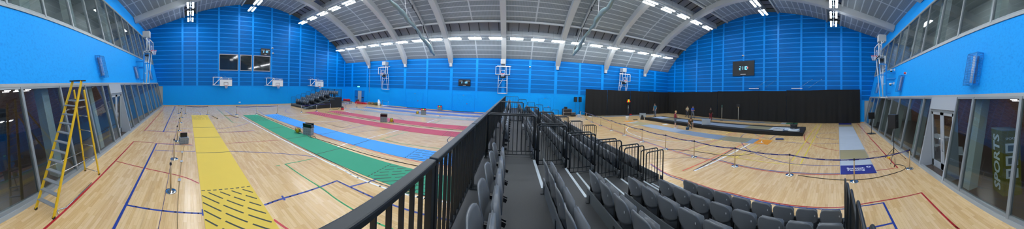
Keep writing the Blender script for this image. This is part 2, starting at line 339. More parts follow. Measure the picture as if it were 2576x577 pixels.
# ---------------------------------------------------------------- the hall
PROF = [(-6.75,10.5),(-5.3,10.9),(-3,11.6),(-1,12.25),(1,12.95),(3,13.5),(5,13.95),(7,14.3),(9,14.52),(11,14.55),(13,14.38),(15,14.0),(17,13.42),(19,12.75),(21,11.92),(23,10.85),(25,9.45),(27.05,7.28)]
def roof(y):
    for (a, za), (b, zb) in zip(PROF, PROF[1:]):
        if y <= b: return za + (zb - za) * (y - a) / (b - a)
    return PROF[-1][1]
ROWY = [0.0, 8.1, 16.0, 23.6]; SKY = [(-.75, .75), (7.3, 8.9), (14.9, 16.6), (22.9, 24.35)]
fl = B(FLOOR); fl.box(XL, XR, YB - .02, YF, -.2, 0); struct(fl.build('floor'))
fb = B(mat('corridor_lino', '4a3f38', .3, 0, .08, 3)); fb.box(XL, XR, -10.2, YB - .02, -.2, -.004); struct(fb.build('floor_corridor'))
LN = {'r': 'b5222c', 'b': '1d3a94', 'g': '14a05a', 'w': 'eef2f4', 'k': '1a1b20', 'p': '74407e', 'y': 'e8d22c', 'o': 'e2582e'}
LINES = [('r',0.06,[(-10.74,-3.07),(-3.32,-2.97)]),
('r',0.05,[(-10.74,-3.07),(-10.63,-1.66),(-10.53,0.06)]),
('r',0.05,[(-10.6,1.87),(-10.56,3.45),(-10.37,5.17)]),
('r',0.05,[(-7.77,-2.98),(-7.01,-0.54),(-6.41,0.27)]),
('r',0.06,[(-4.29,1.91),(-3.9,2.05)]),
('r',0.06,[(-29.77,-3.4),(-13.35,-3.06)]),
('r',0.05,[(-13.28,-3.1),(-13.04,0.13)]),
('b',0.05,[(-13.39,-3.12),(-13.2,0.13)]),
('r',0.05,[(-16.33,-3.03),(-17.08,0.03)]),
('r',0.05,[(-12.94,1.76),(-12.96,4.22)]),
('b',0.05,[(-13.04,1.77),(-13.07,4.26)]),
('b',0.07,[(-10.54,-1.78),(-4.07,-1.65)]),
('b',0.05,[(-10.56,-1.78),(-10.4,0.1)]),
('b',0.05,[(-9.5,-1.68),(-9.45,0.2)]),
('b',0.05,[(-9.28,1.87),(-8.8,3.26),(-7.98,4.49),(-7.23,5.21)]),
('b',0.06,[(-5.01,-1.63),(-4.95,-0.38),(-4.9,0.3)]),
('b',0.06,[(-5.05,0.31),(-4.83,0.31)]),
('b',0.07,[(-29.85,-2.12),(-13.2,-1.77)]),
('b',0.05,[(-14.27,-1.78),(-14.11,0.08)]),
('b',0.05,[(-14.02,1.74),(-14.6,3.22),(-15.88,4.86)]),
('b',0.05,[(-18.9,-1.85),(-18.64,0.03)]),
('b',0.05,[(-18.48,1.68),(-18.44,4.44)]),
('b',0.05,[(-22.64,-0.75),(-22.19,0.47),(-21.44,1.0),(-20.5,1.04),(-20.0,0.82)]),
('g',0.05,[(-25.52,3.3),(-16.19,3.4)]),
('g',0.04,[(-16.19,3.4),(-16.03,4.6)]),
('b',0.06,[(-23.21,4.02),(-18.26,4.21)]),
('r',0.05,[(-23.41,5.05),(-20.01,5.18)]),
('b',0.07,[(-4.93,1.92),(-5.02,2.51),(-5.03,3.47),(-5.03,4.47)]),
('b',0.06,[(-5.14,2.52),(-4.93,2.5)]),
('b',0.07,[(-5.03,4.47),(-4.14,4.53),(-3.17,4.58),(-1.28,4.73)]),
('b',0.07,[(-4.46,4.55),(-4.2,5.46)]),
('g',0.05,[(-7.18,3.63),(-7.15,4.96)]),
('g',0.05,[(-7.18,3.63),(-5.96,3.7),(-4.95,3.77),(-4.24,3.74),(-3.41,3.75),(-3.12,3.74),(-2.42,3.82)]),
('g',0.05,[(-7.15,3.24),(-7.14,3.37)]),
('w',0.08,[(-18.6,4.77),(-7.23,5.21),(-4.73,5.16),(-3.08,5.26),(-2.12,5.39),(-1.5,5.45)]),
('k',0.05,[(-19.05,4.88),(-7.4,5.37),(-4.8,5.32),(-3.11,5.4),(-2.12,5.52),(-1.42,5.56)]),
('r',0.06,[(-16.99,7.42),(-10.34,7.63),(-4.47,7.81),(-3.08,7.89),(-1.28,8.08)]),
('k',0.03,[(-15.3,7.05),(-9.81,7.55),(-5.0,7.41),(-3.41,7.42),(-1.21,7.66)]),
('g',0.05,[(-7.25,9.59),(-6.97,12.69)]),
('g',0.05,[(-7.15,9.89),(-6.0,9.83),(-3.47,10.09),(-1.83,10.09)]),
('g',0.05,[(-7.25,6.93),(-7.29,7.8)]),
('w',0.06,[(-7.91,9.37),(-7.74,12.7)]),
('w',0.06,[(-7.85,6.9),(-7.96,7.8)]),
('w',0.06,[(-7.31,16.21),(-7.34,19.37)]),
('g',0.05,[(-6.75,16.59),(-6.66,19.5)]),
('k',0.05,[(-3.86,12.89),(-3.84,12.21),(-3.68,11.65),(-3.4,11.3),(-3.03,11.02)]),
('p',0.06,[(-10.55,9.31),(-10.73,12.73)]),
('p',0.06,[(-13.42,9.52),(-13.41,12.63)]),
('p',0.05,[(-10.06,16.1),(-9.87,19.17)]),
('k',0.05,[(-9.54,9.33),(-9.21,10.96),(-8.37,12.7)]),
('k',0.05,[(-16.73,9.86),(-14.36,10.39),(-11.14,10.27),(-11.44,11.61)]),
('k',0.05,[(-12.64,19.02),(-10.88,17.94),(-9.81,16.92),(-9.25,16.25)]),
('w',0.06,[(-18.01,17.19),(-15.21,16.01)]),
('w',0.06,[(-18.28,9.29),(-18.0,11.97)]),
('w',0.05,[(-14.68,8.97),(-13.76,11.03),(-13.5,12.51)]),
('g',0.04,[(-19.8,9.1),(-16.26,9.29),(-15.91,11.51)]),
('b',0.05,[(-30.71,5.5),(-23.64,7.67),(-19.49,7.31)]),
('b',0.05,[(-22.49,11.53),(-21.26,10.64),(-19.97,10.39),(-18.86,10.76)]),
('b',0.05,[(-26.05,11.96),(-22.98,12.52),(-21.46,13.09)]),
('r',0.05,[(-11.31,19.05),(-6.28,18.87),(-3.23,19.33)]),
('p',0.05,[(-9.56,22.61),(-9.85,27.66)]),
('k',0.05,[(-4.08,21.76),(-4.09,29.39)]),
('b',0.06,[(-8.18,22.32),(-7.16,20.44)]),
('b',0.06,[(8.72,21.99),(8.67,15.57),(8.56,10.68),(8.53,7.95),(8.57,6.34),(8.78,5.38),(8.66,4.24),(8.58,2.88),(8.64,1.34),(8.7,-0.26)]),
('r',0.06,[(8.52,21.49),(8.48,15.24),(8.41,10.48),(8.39,7.82),(8.43,6.24),(8.65,5.3),(8.54,4.18),(8.47,2.84),(8.52,1.32),(8.59,-0.26)]),
('r',0.05,[(6.05,7.37),(5.83,6.07),(5.93,5.14),(5.97,3.81),(6.05,3.2),(6.04,1.83),(6.03,1.13),(6.04,0.43),(6.06,-0.24),(6.23,-1.24),(6.3,-2.83)]),
('b',0.05,[(5.98,7.29),(5.75,5.98),(5.82,5.04),(5.9,3.76),(5.97,3.16),(5.97,1.8),(5.96,1.11),(5.96,0.42),(5.96,-0.24),(6.05,-0.69),(6.12,-1.49)]),
('r',0.06,[(6.3,-2.83),(4.58,-2.81),(4.14,-2.82)]),
('b',0.06,[(6.12,-1.49),(4.84,-1.5)]),
('b',0.06,[(5.03,-0.72),(5.09,-1.47)]),
('r',0.06,[(24.89,-2.9),(8.91,-2.84)]),
('r',0.05,[(8.82,-1.85),(8.91,-2.84)]),
('r',0.04,[(11.79,-1.97),(11.95,-2.86)]),
('r',0.05,[(22.1,-0.51),(20.16,1.52),(17.85,2.39),(16.25,2.33),(14.45,1.84),(13.17,0.84),(12.33,-0.31)]),
('b',0.05,[(18.54,-0.29),(18.2,1.16),(17.21,1.56),(16.23,1.22),(15.6,-0.24)]),
('y',0.06,[(24.64,1.91),(10.12,2.07)]),
('y',0.06,[(24.68,1.43),(9.79,1.57)]),
('y',0.06,[(9.44,6.73),(9.57,5.15),(9.61,1.6)]),
('y',0.05,[(10.35,5.32),(10.35,2.26)]),
('y',0.05,[(9.61,4.94),(12.82,4.88)]),
('b',0.05,[(14.69,7.08),(13.72,6.67),(11.62,5.21),(10.32,3.47),(9.72,1.91),(9.7,-0.26)]),
('b',0.05,[(14.37,4.3),(14.15,2.11),(14.27,-0.36)]),
('y',0.04,[(14.77,4.42),(14.77,1.34)]),
('b',0.05,[(14.81,4.72),(17.27,4.74)]),
('b',0.05,[(15.07,4.86),(15.51,5.84),(16.5,6.63),(17.57,6.71)]),
('o',0.05,[(14.6,5.6),(17.5,5.84)]),
('b',0.05,[(14.69,7.08),(15.9,7.37),(17.0,7.37)]),
('o',0.06,[(6.56,5.84),(11.99,5.88),(14.71,5.71)]),
('k',0.06,[(6.88,5.51),(11.37,5.85)]),
('w',0.09,[(6.91,5.47),(8.49,5.46),(11.19,5.49),(13.44,5.51)]),
('r',0.05,[(8.5,7.92),(12.59,8.09),(15.85,8.18),(18.7,8.54)]),
('y',0.05,[(9.44,7.93),(9.74,6.27),(9.72,4.76)]),
('y',0.05,[(9.45,7.6),(12.76,7.64)]),
('y',0.05,[(12.29,8.26),(14.25,8.61),(17.53,9.05)]),
('w',0.08,[(12.38,17.2),(11.06,16.82),(10.17,15.96),(9.51,14.94),(9.16,13.5),(9.14,12.05),(9.47,10.83),(10.18,9.77),(11.2,9.03),(12.63,8.48)]),
('y',0.05,[(11.06,18.76),(10.37,15.42),(10.17,12.34),(9.96,10.33),(10.93,9.34)]),
('o',0.05,[(10.87,21.38),(10.24,19.01),(10.14,15.75),(10.21,13.42)]),
('o',0.05,[(9.95,11.61),(11.21,9.96),(13.15,9.21),(16.02,8.27)]),
('y',0.05,[(9.71,21.96),(10.51,17.82)]),
('y',0.05,[(11.14,22.78),(13.0,21.13)]),
('y',0.05,[(14.51,10.81),(14.68,9.47),(17.13,8.43)]),
('k',0.03,[(12.92,22.75),(13.27,20.66),(12.14,14.76)]),
('k',0.04,[(7.81,15.37),(10.58,15.1),(15.45,17.4)]),
('k',0.035,[(5.74,11.07),(8.97,10.87),(13.08,11.65)]),
('k',0.035,[(6.05,8.16),(7.4,7.35),(8.36,6.72)]),
('k',0.035,[(7.87,19.83),(11.67,20.81)]),
('b',0.05,[(16.73,14.63),(15.87,14.94),(14.92,14.32),(14.34,13.39),(14.5,12.82)])]
mk = MB()
def clipx(p): return Vector((min(max(p[0], XL + .05), XR - .05), min(max(p[1], YB + .1), YF - .05), 0))
for i, (col, w, pts) in enumerate(LINES):
    mk.use(mat('line_' + col, LN[col], .35)); z = .0012 + .00002 * i
    P = [clipx(p) for p in pts]
    if len(P) > 2:                           # smooth the arcs
        Q = []
        for a in range(len(P) - 1):
            p0, p1, p2, p3 = P[max(a-1, 0)], P[a], P[a+1], P[min(a+2, len(P)-1)]
            for t in (0, .25, .5, .75):
                Q.append(.5 * ((2*p1) + (p2-p0)*t + (2*p0-5*p1+4*p2-p3)*t*t + (3*p1-p0-3*p2+p3)*t**3))
        corner = any((P[a+1]-P[a]).normalized().dot((P[a+2]-P[a+1]).normalized()) < .7 for a in range(len(P)-2))
        P = P if corner else Q + [P[-1]]
    for a, b in zip(P, P[1:]):
        d = (b - a)
        if d.length < .01: continue
        d.normalize(); n = Vector((-d.y, d.x, 0)) * (w / 2); e = d * (w * .3)
        mk.poly([(*((a - e) - n).xy, z), (*((b + e) - n).xy, z), (*((b + e) + n).xy, z), (*((a - e) + n).xy, z)])
struct(mk.build('floor_markings'))

def wall_sheet(mb, P, zs, ztop, bands):       # P(u, z, off) maps to world; pieces below the roof line
    pass
PILW = .27
def gable(name, X, sgn, pil):
    w = B(LOWER)
    def quad(y0, y1, z0, z1, off=0., topcut=False):
        x = X + sgn * off
        if topcut:
            n = max(1, int((y1 - y0) / .6)); ys = [y0 + (y1 - y0) * i / n for i in range(n + 1)]
            w.poly([(x, y0, z0), (x, y1, z0)] + [(x, y, roof(y) + .06) for y in reversed(ys)])
        else: w.poly([(x, y0, z0), (x, y1, z0), (x, y1, z1), (x, y0, z1)])
    zc = 2.75
    quad(yw(0) - .02, YF, 0, zc)
    edges = [yw(10.6)] + pil + [YF]
    w.use(SLAT)
    ys = [yw(zc)] + [y for y in pil if y > yw(zc)] + [YF]
    w.poly([(X, yw(zc), zc), (X, YF, zc)] + [(X, y, roof(y) + .06) for y in [YF - .01 - i * .5 for i in range(68)] if y > -6.5] + [(X, -6.5, roof(-6.5))])
    w.use(PILA)
    z = zc
    while z < 14.4:                          # pale rails across the slats, stopped by the roof
        h = .09; lo = next((y / 20 for y in range(-130, 540) if roof(y / 20) > z + h and y / 20 > yw(z)), None); hi = next((y / 20 for y in range(540, -130, -1) if roof(y / 20) > z + h), None)
        if lo is not None and hi is not None and hi > lo: w.box(X, X + sgn * .02, lo, hi, z, z + h)
        z += .615
    for y in pil:
        if y - PILW / 2 < yw(0) + .05: continue
        top = min(roof(y - PILW / 2), roof(y + PILW / 2)); w.use(PILA); w.box(X, X + sgn * .035, y - PILW / 2, y + PILW / 2, zc, top)
        w.use(LOWER); w.box(X, X + sgn * .012, y - PILW / 2, y + PILW / 2, .1, zc)
    w.use(mat('oak_skirting', 'c8a878', .5)); w.box(X, X + sgn * .02, yw(0) + .03, YF - .03, 0, .09)
    return struct(w.build(name))
PL = [-1.1, .93, 3.95, 6.85, 8.9, 11.85, 14.81, 16.83, 19.75, 22.52, 24.66, 26.6]
gable('wall_left', XL, 1, PL)
gable('wall_right', XR, -1, [-3.4, -.97, .95, 4.1, 7.15, 9.1, 12.1, 15.4, 17.4, 20.3, 23.1, 25.2])
# long wall
w = B(LOWER); zc = 2.8
w.poly([(XL, YF, 0), (XR, YF, 0), (XR, YF, zc), (XL, YF, zc)]); w.use(SLAT); w.poly([(XL, YF, zc), (XR, YF, zc), (XR, YF, 7.4), (XL, YF, 7.4)])
w.use(PILA); z = zc
while z < 7.3: w.box(XL, XR, YF - .02, YF, z, z + .1); z += .615
PF = [-26.75, -23.1, -15.6, -11.95, -8.3, -4.75, -1.2, 2.3, 5.8, 9.2, 12.7, 19.3, 22.6]
for i, x in enumerate(PF):
    ww = .4 if i % 2 == 0 else .3
    w.use(PILA); w.box(x - ww/2, x + ww/2, YF - .035, YF, zc, 7.25); w.use(LOWER); w.box(x - ww/2, x + ww/2, YF - .03, YF, .1, zc)
w.use(MATS['oak_skirting']); w.box(XL, XR, YF - .02, YF, 0, .09)
struct(w.build('wall_far'))
# roof deck with skylight wells
dk = B(DECK); uvs = []
ys = sorted(set([p[0] for p in PROF] + [y for s in SKY for y in s] + [-6.75 + .5 * i for i in range(68)]))
arc = 0.; prev = None; sk = B(SKYL)
rows = []
for y in ys:
    p = Vector((y, roof(y)))
    if prev is not None: arc += (p - prev).length
    rows.append((y, roof(y), arc)); prev = p
for (y0, z0, a0), (y1, z1, a1) in zip(rows, rows[1:]):
    if any(s[0] - 1e-6 <= y0 and y1 <= s[1] + 1e-6 for s in SKY): continue
    dk.poly([(XL, y0, z0), (XR, y0, z0), (XR, y1, z1), (XL, y1, z1)]); uvs.append([(XL, a0), (XR, a0), (XR, a1), (XL, a1)])
me = bpy.data.meshes.new('ceiling'); me.from_pydata(dk.v, [], dk.f); me.materials.append(DECK); ul = me.uv_layers.new(name='UVMap')
for p, q in zip(me.polygons, uvs):
    for li, c in zip(p.loop_indices, q): ul.data[li].uv = c
o = bpy.data.objects.new('ceiling', me); C.objects.link(o); struct(o)
RX = [-1.2 + 7.15 * k for k in range(-3, 4)]
for s0, s1 in SKY:                            # wells: glazing set back above, blades across
    za, zb = roof(s0), roof(s1); dy, dz = s1 - s0, zb - za; ln = math.hypot(dy, dz); n = Vector((0, -dz / ln, dy / ln)); h = .55
    A = Vector((0, s0, za)); Bv = Vector((0, s1, zb)); sk = B(SKYL)
    P = lambda x, v: (x, v.y, v.z)
    sk.poly([P(XL, A + n*h), P(XR, A + n*h), P(XR, Bv + n*h), P(XL, Bv + n*h)])
    sk.use(DARK)
    x = XL + .5
    while x < XR:
        sk.bar(P(x, A + n*h*.93), P(x, Bv + n*h*.93), .07, .07); x += 1.19
    sk.use(RIB); sk.poly([P(XL, A), P(XR, A), P(XR, A + n*h), P(XL, A + n*h)]); sk.poly([P(XL, Bv), P(XR, Bv), P(XR, Bv + n*h), P(XL, Bv + n*h)])
    struct(sk.build('ceiling_skylight'))
    pb = B(RIB)
    for e, d in ((A, -.12), (Bv, .12)): pb.box(XL, XR, e.y - .09 + d, e.y + .09 + d, e.z - .17 - (.0), e.z + .02)
    struct(pb.build('ceiling_purlin'))
ts = []
for i, x in enumerate(RX):
    r = B(RIB); pts = [(y, roof(y)) for y in [-6.3 + .7 * k for k in range(47)] + [26.75]]
    top = [(x - .3, y, z + .05) for y, z in pts]; n = len(pts)
    for (y0, z0), (y1, z1) in zip(pts, pts[1:]):
        for q in ([(x-.3,y0,z0+.02),(x+.3,y0,z0+.02),(x+.3,y1,z1+.02),(x-.3,y1,z1+.02)],):
            pass
    def off(k):
        y, z = pts[k]; a = pts[max(k-1, 0)]; b = pts[min(k+1, n-1)]; t = Vector((b[0]-a[0], b[1]-a[1])).normalized(); return y + t.y * .62, z - t.x * .62
    lo = [off(k) for k in range(n)]; lo[-1] = (26.72, 6.55)
    sec = [[(x-.3, y, z+.02), (x+.3, y, z+.02), (x+.3, ly, lz), (x-.3, ly, lz)] for (y, z), (ly, lz) in zip(pts, lo)]
    b0 = len(r.v)
    for s4 in sec: r.v += s4
    for k in range(n - 1):
        for j in range(4): r.face([b0+4*k+j, b0+4*k+(j+1)%4, b0+4*k+4+(j+1)%4, b0+4*k+4+j])
    r.face([b0, b0+1, b0+2, b0+3]); r.face([b0+4*n-4+j for j in range(4)])
    r.box(x-.17, x+.17, 26.66, 26.98, 6.15, 7.0)          # foot bracket on the wall
    struct(r.build('trim_%d' % (i + 1)))
# near wall: leaning blue bands between two rows of glazing
def sl(x0, x1, z0, z1, off=0.): return [(x0, yw(z0)+off, z0), (x1, yw(z0)+off, z0), (x1, yw(z1)+off, z1), (x0, yw(z1)+off, z1)]
w = B(NEARW)
Z1, Z2, Z3 = 3.2, 5.8, 9.1
for z0, z1 in ((Z1, Z2), (Z3, 10.95)): w.prism(sl(XL, XR, z0, z1), (0, -.25, 0))
w.use(TRIMG)
for z in (Z1, Z2, Z3): w.prism(sl(XL, XR, z - .05, z + .05, .04), (0, -.12, 0))
w.prism(sl(XL, XR, 0, .1, .05), (0, -.15, 0))
struct(w.build('wall_near'))
LX = [-27.2, -25.2, -23.1, -21.0, -19.0, -17.05, -15.15, -13.65, -12.7, -10.8, -9.9, -8.05, -6.15, -4.2, -2.2, -.2, 1.6, 3.5, 5.6, 6.62, 8.7, 9.6, 11.55, 13.5, 15.45, 17.55, 20.5, 22.5, 24.6]
DOORS = [(-12.7, -10.8), (6.62, 8.7)]
UX = [-27.1, -25.0, -22.9, -20.8, -18.85, -17.1, -15.25, -13.5, -11.8, -10.0, -8.2, -6.2, -4.25, -2.3, -.35, 1.6, 3.45, 5.3, 7.4, 9.4, 11.3, 13.05, 15.1, 17.1, 19.2, 21.3, 23.4]
wn = 0
def bay(x0, x1, z0, z1, m):
    global wn; wn += 1
    f = B(ALU); t = .045
    for xa, xb in ((x0, x0 + t), (x1 - t, x1)): f.prism(sl(xa, xb, z0, z1, .05), (0, -.14, 0))
    for za, zb in ((z0, z0 + .07), (z1 - .07, z1)): f.prism(sl(x0, x1, za, zb, .03), (0, -.1, 0))
    o = struct(f.build('window_%d' % wn)); p = B(m); p.prism(sl(x0 + t, x1 - t, z0 + .06, z1 - .06, -.01), (0, -.012, 0)); p.build('pane', o)
xs = [XL] + LX + [XR]
for a, b in zip(xs, xs[1:]):
    if not any(abs(a - d[0]) < .05 for d in DOORS): bay(a, b, .1, Z1 - .05, GLASS)
xs = [XL] + UX + [XR]
for a, b in zip(xs, xs[1:]): bay(a, b, Z2 + .05, Z3 - .05, GLASS)
dn = 0
for x0, x1 in DOORS:                          # vertical double door recessed in the leaning glass
    dn += 1; yd = yw(2.62); g = B(GREYP)
    g.prism(sl(x0, x1, 2.62, Z1 - .05, .05), (0, -.1, 0))
    for x in (x0, x1): g.prism([(x - .04, yw(0) + .06, 0), (x - .04, yd + .03, 2.62), (x - .04, yd - .08, 2.62), (x - .04, yd - .08, 0)], (.08, 0, 0))
    struct(g.build('trim_%d' % (20 + dn)))
    fr = B(ALU); e = .05
    fr.box(x0+.04, x0+.1, yd-.05, yd+.02, 0, 2.6); fr.box(x1-.1, x1-.04, yd-.05, yd+.02, 0, 2.6); fr.box(x0+.04, x1-.04, yd-.05, yd+.03, 2.5, 2.6); fr.box(x0+.04, x1-.04, yd-.05, yd+.02, 0, .03)
    d = struct(fr.build('door_%d' % dn)); xm = (x0 + x1) / 2
    for s, a, b in ((-1, x0 + .1, xm - .01), (1, xm + .01, x1 - .1)):
        lf = B(GREYP)
        lf.box(a, a+.13, yd-.03, yd+.015, .03, 2.5); lf.box(b-.13, b, yd-.03, yd+.015, .03, 2.5); lf.box(a, b, yd-.03, yd+.015, .03, .3); lf.box(a, b, yd-.03, yd+.015, 2.38, 2.5)
        lo_ = lf.build('door_leaf', d); p = B(GLASS); p.box(a+.12, b-.12, yd-.01, yd, .28, 2.4); p.build('pane', lo_)
        h = B(CHROME, True); hx = xm - .1 if s < 0 else xm + .1
        h.tube([(hx, yd+.01, .85), (hx, yd+.07, .85), (hx, yd+.07, 1.4), (hx, yd+.01, 1.4)], .014, 8); h.build('handle', lo_)
# far wall doors
def flush_door(n, x0, x1, z1, leafs=2):
    d = B(LOWER); d.box(x0, x1, YF - .02, YF + .0, .02, z1); d.use(PILA)
    for a, b in ((x0 - .035, x0), (x1, x1 + .035)): d.box(a, b, YF - .035, YF, 0, z1 + .035)
    d.box(x0, x1, YF - .035, YF, z1, z1 + .035); o = struct(d.build('door_%d' % n))
    m = B(RED); m.box((x0+x1)/2 + .45, (x0+x1)/2 + .55, YF - .04, YF - .02, 1.1, 1.18); m.build('red_lock_plate', o)
    c = B(ALU); c.box((x0+x1)/2 - .08, (x0+x1)/2 + .08, YF - .06, YF - .02, z1 - .1, z1 - .05); c.build('door_closer', o)
flush_door(3, -15.1, -12.5, 2.3); flush_door(4, -8.0, -4.95, 2.35); flush_door(5, 3.6, 5.2, 2.3)
d = B(mat('door_recess_dark', '24507c', .5)); d.box(-26.0, -23.7, YF - .03, YF, 0, 2.25); d.use(GREYP); d.box(-25.2, -24.35, YF - .05, YF - .02, .02, 2.2); d.use(PILA)
for a, b in ((-26.06, -26.0), (-23.7, -23.64)): d.box(a, b, YF - .05, YF, 0, 2.3)
d.box(-26.06, -23.64, YF - .05, YF, 2.25, 2.31); o = struct(d.build('door_6'))
for x0, x1 in ((-26.0, -25.22), (-24.33, -23.7)):
    p = B(mat('door_blue_leaf', '0a6ec4', .4)); p.box(x0, x1, YF - .06, YF - .03, .03, 2.22); l = p.build('door_leaf', o); b = B(BLACK); b.box(x0 + .08, x1 - .08, YF - .11, YF - .06, 1.0, 1.1); b.build('push_bar', l)
# viewing windows in the left gable
for y0, y1 in ((4.0, 6.75), (6.98, 8.78), (9.0, 11.65)):
    wn += 1; f = B(mat('window_frame_grey', 'a6a8b2', .4)); x = XL + .02
    f.box(x, x+.06, y0, y1, 4.98, 5.08); f.box(x, x+.06, y0, y1, 7.18, 7.28); f.box(x, x+.06, y0, y0+.09, 5.08, 7.18); f.box(x, x+.06, y1-.09, y1, 5.08, 7.18)
    o = struct(f.build('window_%d' % wn)); p = B(mat('dark_glass', '232a2e', .05, 0, 0, 8, 0, 60, .9)); p.box(x, x+.02, y0+.08, y1-.08, 5.06, 7.2); p.build('pane', o)
# space behind the lower and upper glazing
b = B(BRICK); b.box(XL, XR, -10.3, -10.2, 0, 3.3); struct(b.build('wall_corridor'))
c = B(mat('corridor_ceiling', 'c9c9c4', .7)); c.box(XL, XR, -10.2, yw(3.2) - .16, 3.25, 3.3); struct(c.build('ceiling_corridor'))
u = B(mat('plant_room_grey', 'a3a9a8', .7)); u.box(XL, XR, -10.3, -10.2, 5.6, 10.2); u.box(XL, XR, -10.2, yw(5.8) - .2, 5.6, 5.7); u.box(XL, XR, -10.2, yw(9.2) - .25, 10.1, 10.2); struct(u.build('wall_upper_room'))
for X in (XL, XR):
    e = B(MATS['plant_room_grey']); s = .1 if X > 0 else -.1; e.box(X + s * .5, X + s, -10.2, yw(0), 0, 10.2); struct(e.build('wall_end_%s' % ('left' if X < 0 else 'right')))
i = 0
for x in [-26, -22.1, -18.3, -14.4, -9.2, -5.7, -1.8, 2.1, 5.75, 10.6, 14.5, 18.4, 22.3]:   # pale leaning columns just behind the glass
    i += 1; cb = B(mat('pale_column', 'c3c9c4', .6)); cb.prism(sl(x - .19, x + .19, 0, 3.25, -.38), (0, -.38, 0)); cb.prism(sl(x - .3, x + .3, 5.7, 10.1, -.5), (0, -.4, 0)); struct(cb.build('trim_%d' % (30 + i)))
# ---------------------------------------------------------------- grandstands: local +X faces the play, rows run along local Y
TP = .85
def EX(k): return -.75 if k == 0 else .65 + TP * (k - 1)
def EZ(k): return 1.42 - .25 * (k - 1)
TIER = ['top', 'second', 'third', 'fourth', 'fifth', 'front']
def seat_proto():
    t = thing('stadium_seat', 'seat', 'seat')
    def shell(u, v):                            # u across -1..1, v up 0..1
        z = .40 + .49 * v - .055 * abs(u) ** 4 * max(0, v - .6) / .4; x = -.02 - .075 * max(0, v - .3) + .055 * u * u * (1 - .35 * v)
        return x, z
    for nm in ('backrest',):
        m = B(SEATG, True); nu = 12; ROWS = [(k / 5, 0) for k in range(6)] + [(k / 9, 1) for k in range(10)]; nv = len(ROWS) - 1
        for side in (0, 1):
            for j in range(nv + 1):
                for i in range(nu + 1):
                    u = -1 + 2 * i / nu; q, up_ = ROWS[j]; vc = .26 + .2 * u * u; v = vc + (1 - vc) * q if up_ else vc * q; uu = u
                    if v > .7: uu = u * (1 - .14 * ((v - .7) / .3) ** 2.5)       # rounded shoulders
                    x, z = shell(u, v)
                    if not up_: x += .018 + .2 * (vc - v)                        # the lower scoop steps forward along a curved crease
                    m.v.append((x + side * .014, uu * .215, z))
        W = nu + 1; S = W * (nv + 1)
        for j in range(nv):
            for i in range(nu):
                a = j * W + i; m.face([a, a + 1, a + W + 1, a + W]); m.face([S + a, S + a + W, S + a + W + 1, S + a + 1])
        for i in range(nu):
            for j in (0, nv): a = j * W + i; m.face([a, a + 1, S + a + 1, S + a])
        for j in range(nv):
            for i in (0, nu): a = j * W + i; m.face([a, a + W, S + a + W, S + a])
        o = m.build(nm, t)
        p = B(mat('number_tag', 'b4b9be', .4)); p.lathe([(.001, 0), (.012, 0), (.012, .002), (.001, .002)], (0, 0, 0), 10); p.build('number_plate', o, Matrix.Translation((-.056, -.16, .76)) @ Matrix.Rotation(-PI / 2, 4, 'Y') @ Matrix.Diagonal((1.5, .8, 1, 1)))
    m = B(SEATG, True); bm = bmesh.new(); bmesh.ops.create_cube(bm, size=1, matrix=Matrix.Translation((.115, 0, .60)) @ Matrix.Rotation(-.1, 4, 'Y') @ Matrix.Diagonal((.05, .4, .42, 1)))
    bmesh.ops.bevel(bm, geom=bm.edges[:], offset=.022, segments=3, affect='EDGES'); m.add_bm(bm); m.build('seat_pan', t)
    for s in (-1, 1):
        b = B(BLACK); b.bar((.02, s * .222, .06), (.05, s * .222, .66), .02, .05, (1, 0, 0)); b.bar((.05, s * .222, .42), (.2, s * .21, .36), .016, .05); b.box(-.02, .12, s * .222 - .014, s * .222 + .014, 0, .05)
        b.build('bracket', t)
    a = B(DARK); a.bar((.06, -.22, .4), (.06, .22, .4), .04, .03); a.build('seat_beam', t)
    return t
SEAT0 = seat_proto(); SEAT_USED = [False]
def put_seat(Mx, rz, x, y, z, label, group):
    p = Mx @ Vector((x, y, z))
    if not SEAT_USED[0]: SEAT_USED[0] = True; o = SEAT0; o.location = p; o.rotation_euler = (0, 0, rz); o['label'] = label; o['group'] = group
    else: dup(SEAT0, p, rz, label, group)
def gate(Mx, rz, x0, x1, y, z, label, group, h=1.13, bars=None):
    t = thing('guard_rail', label, 'railing', Mx @ Vector(((x0 + x1) / 2, y, z)), rz, group); a = (x1 - x0) / 2; r = .08
    f = B(DARK, True); P = [(-a, 0, .0)] + [(-a + r - r * math.cos(q), 0, h - r + r * math.sin(q)) for q in (0, .5, 1.05, PI / 2)] + [(a - r + r * math.sin(q), 0, h - r + r * math.cos(q)) for q in (0, .5, 1.05, PI / 2)] + [(a, 0, .0)]
    f.tube(P, .02, 8); f.tube([(-a, 0, .12), (a, 0, .12)], .014, 6); f.use(DARK)
    for s in (-1, 1): f.box(s * a - .04, s * a + .04, -.05, .05, 0, .012)
    f.build('rail_frame', t)
    n = bars or max(3, round(2 * a / .115)); 
    for i in range(1, n):
        x = -a + 2 * a * i / n; b = B(DARK); b.tube([(x, 0, .12), (x, 0, h)], .008, 5); b.build('baluster', t)
    return t
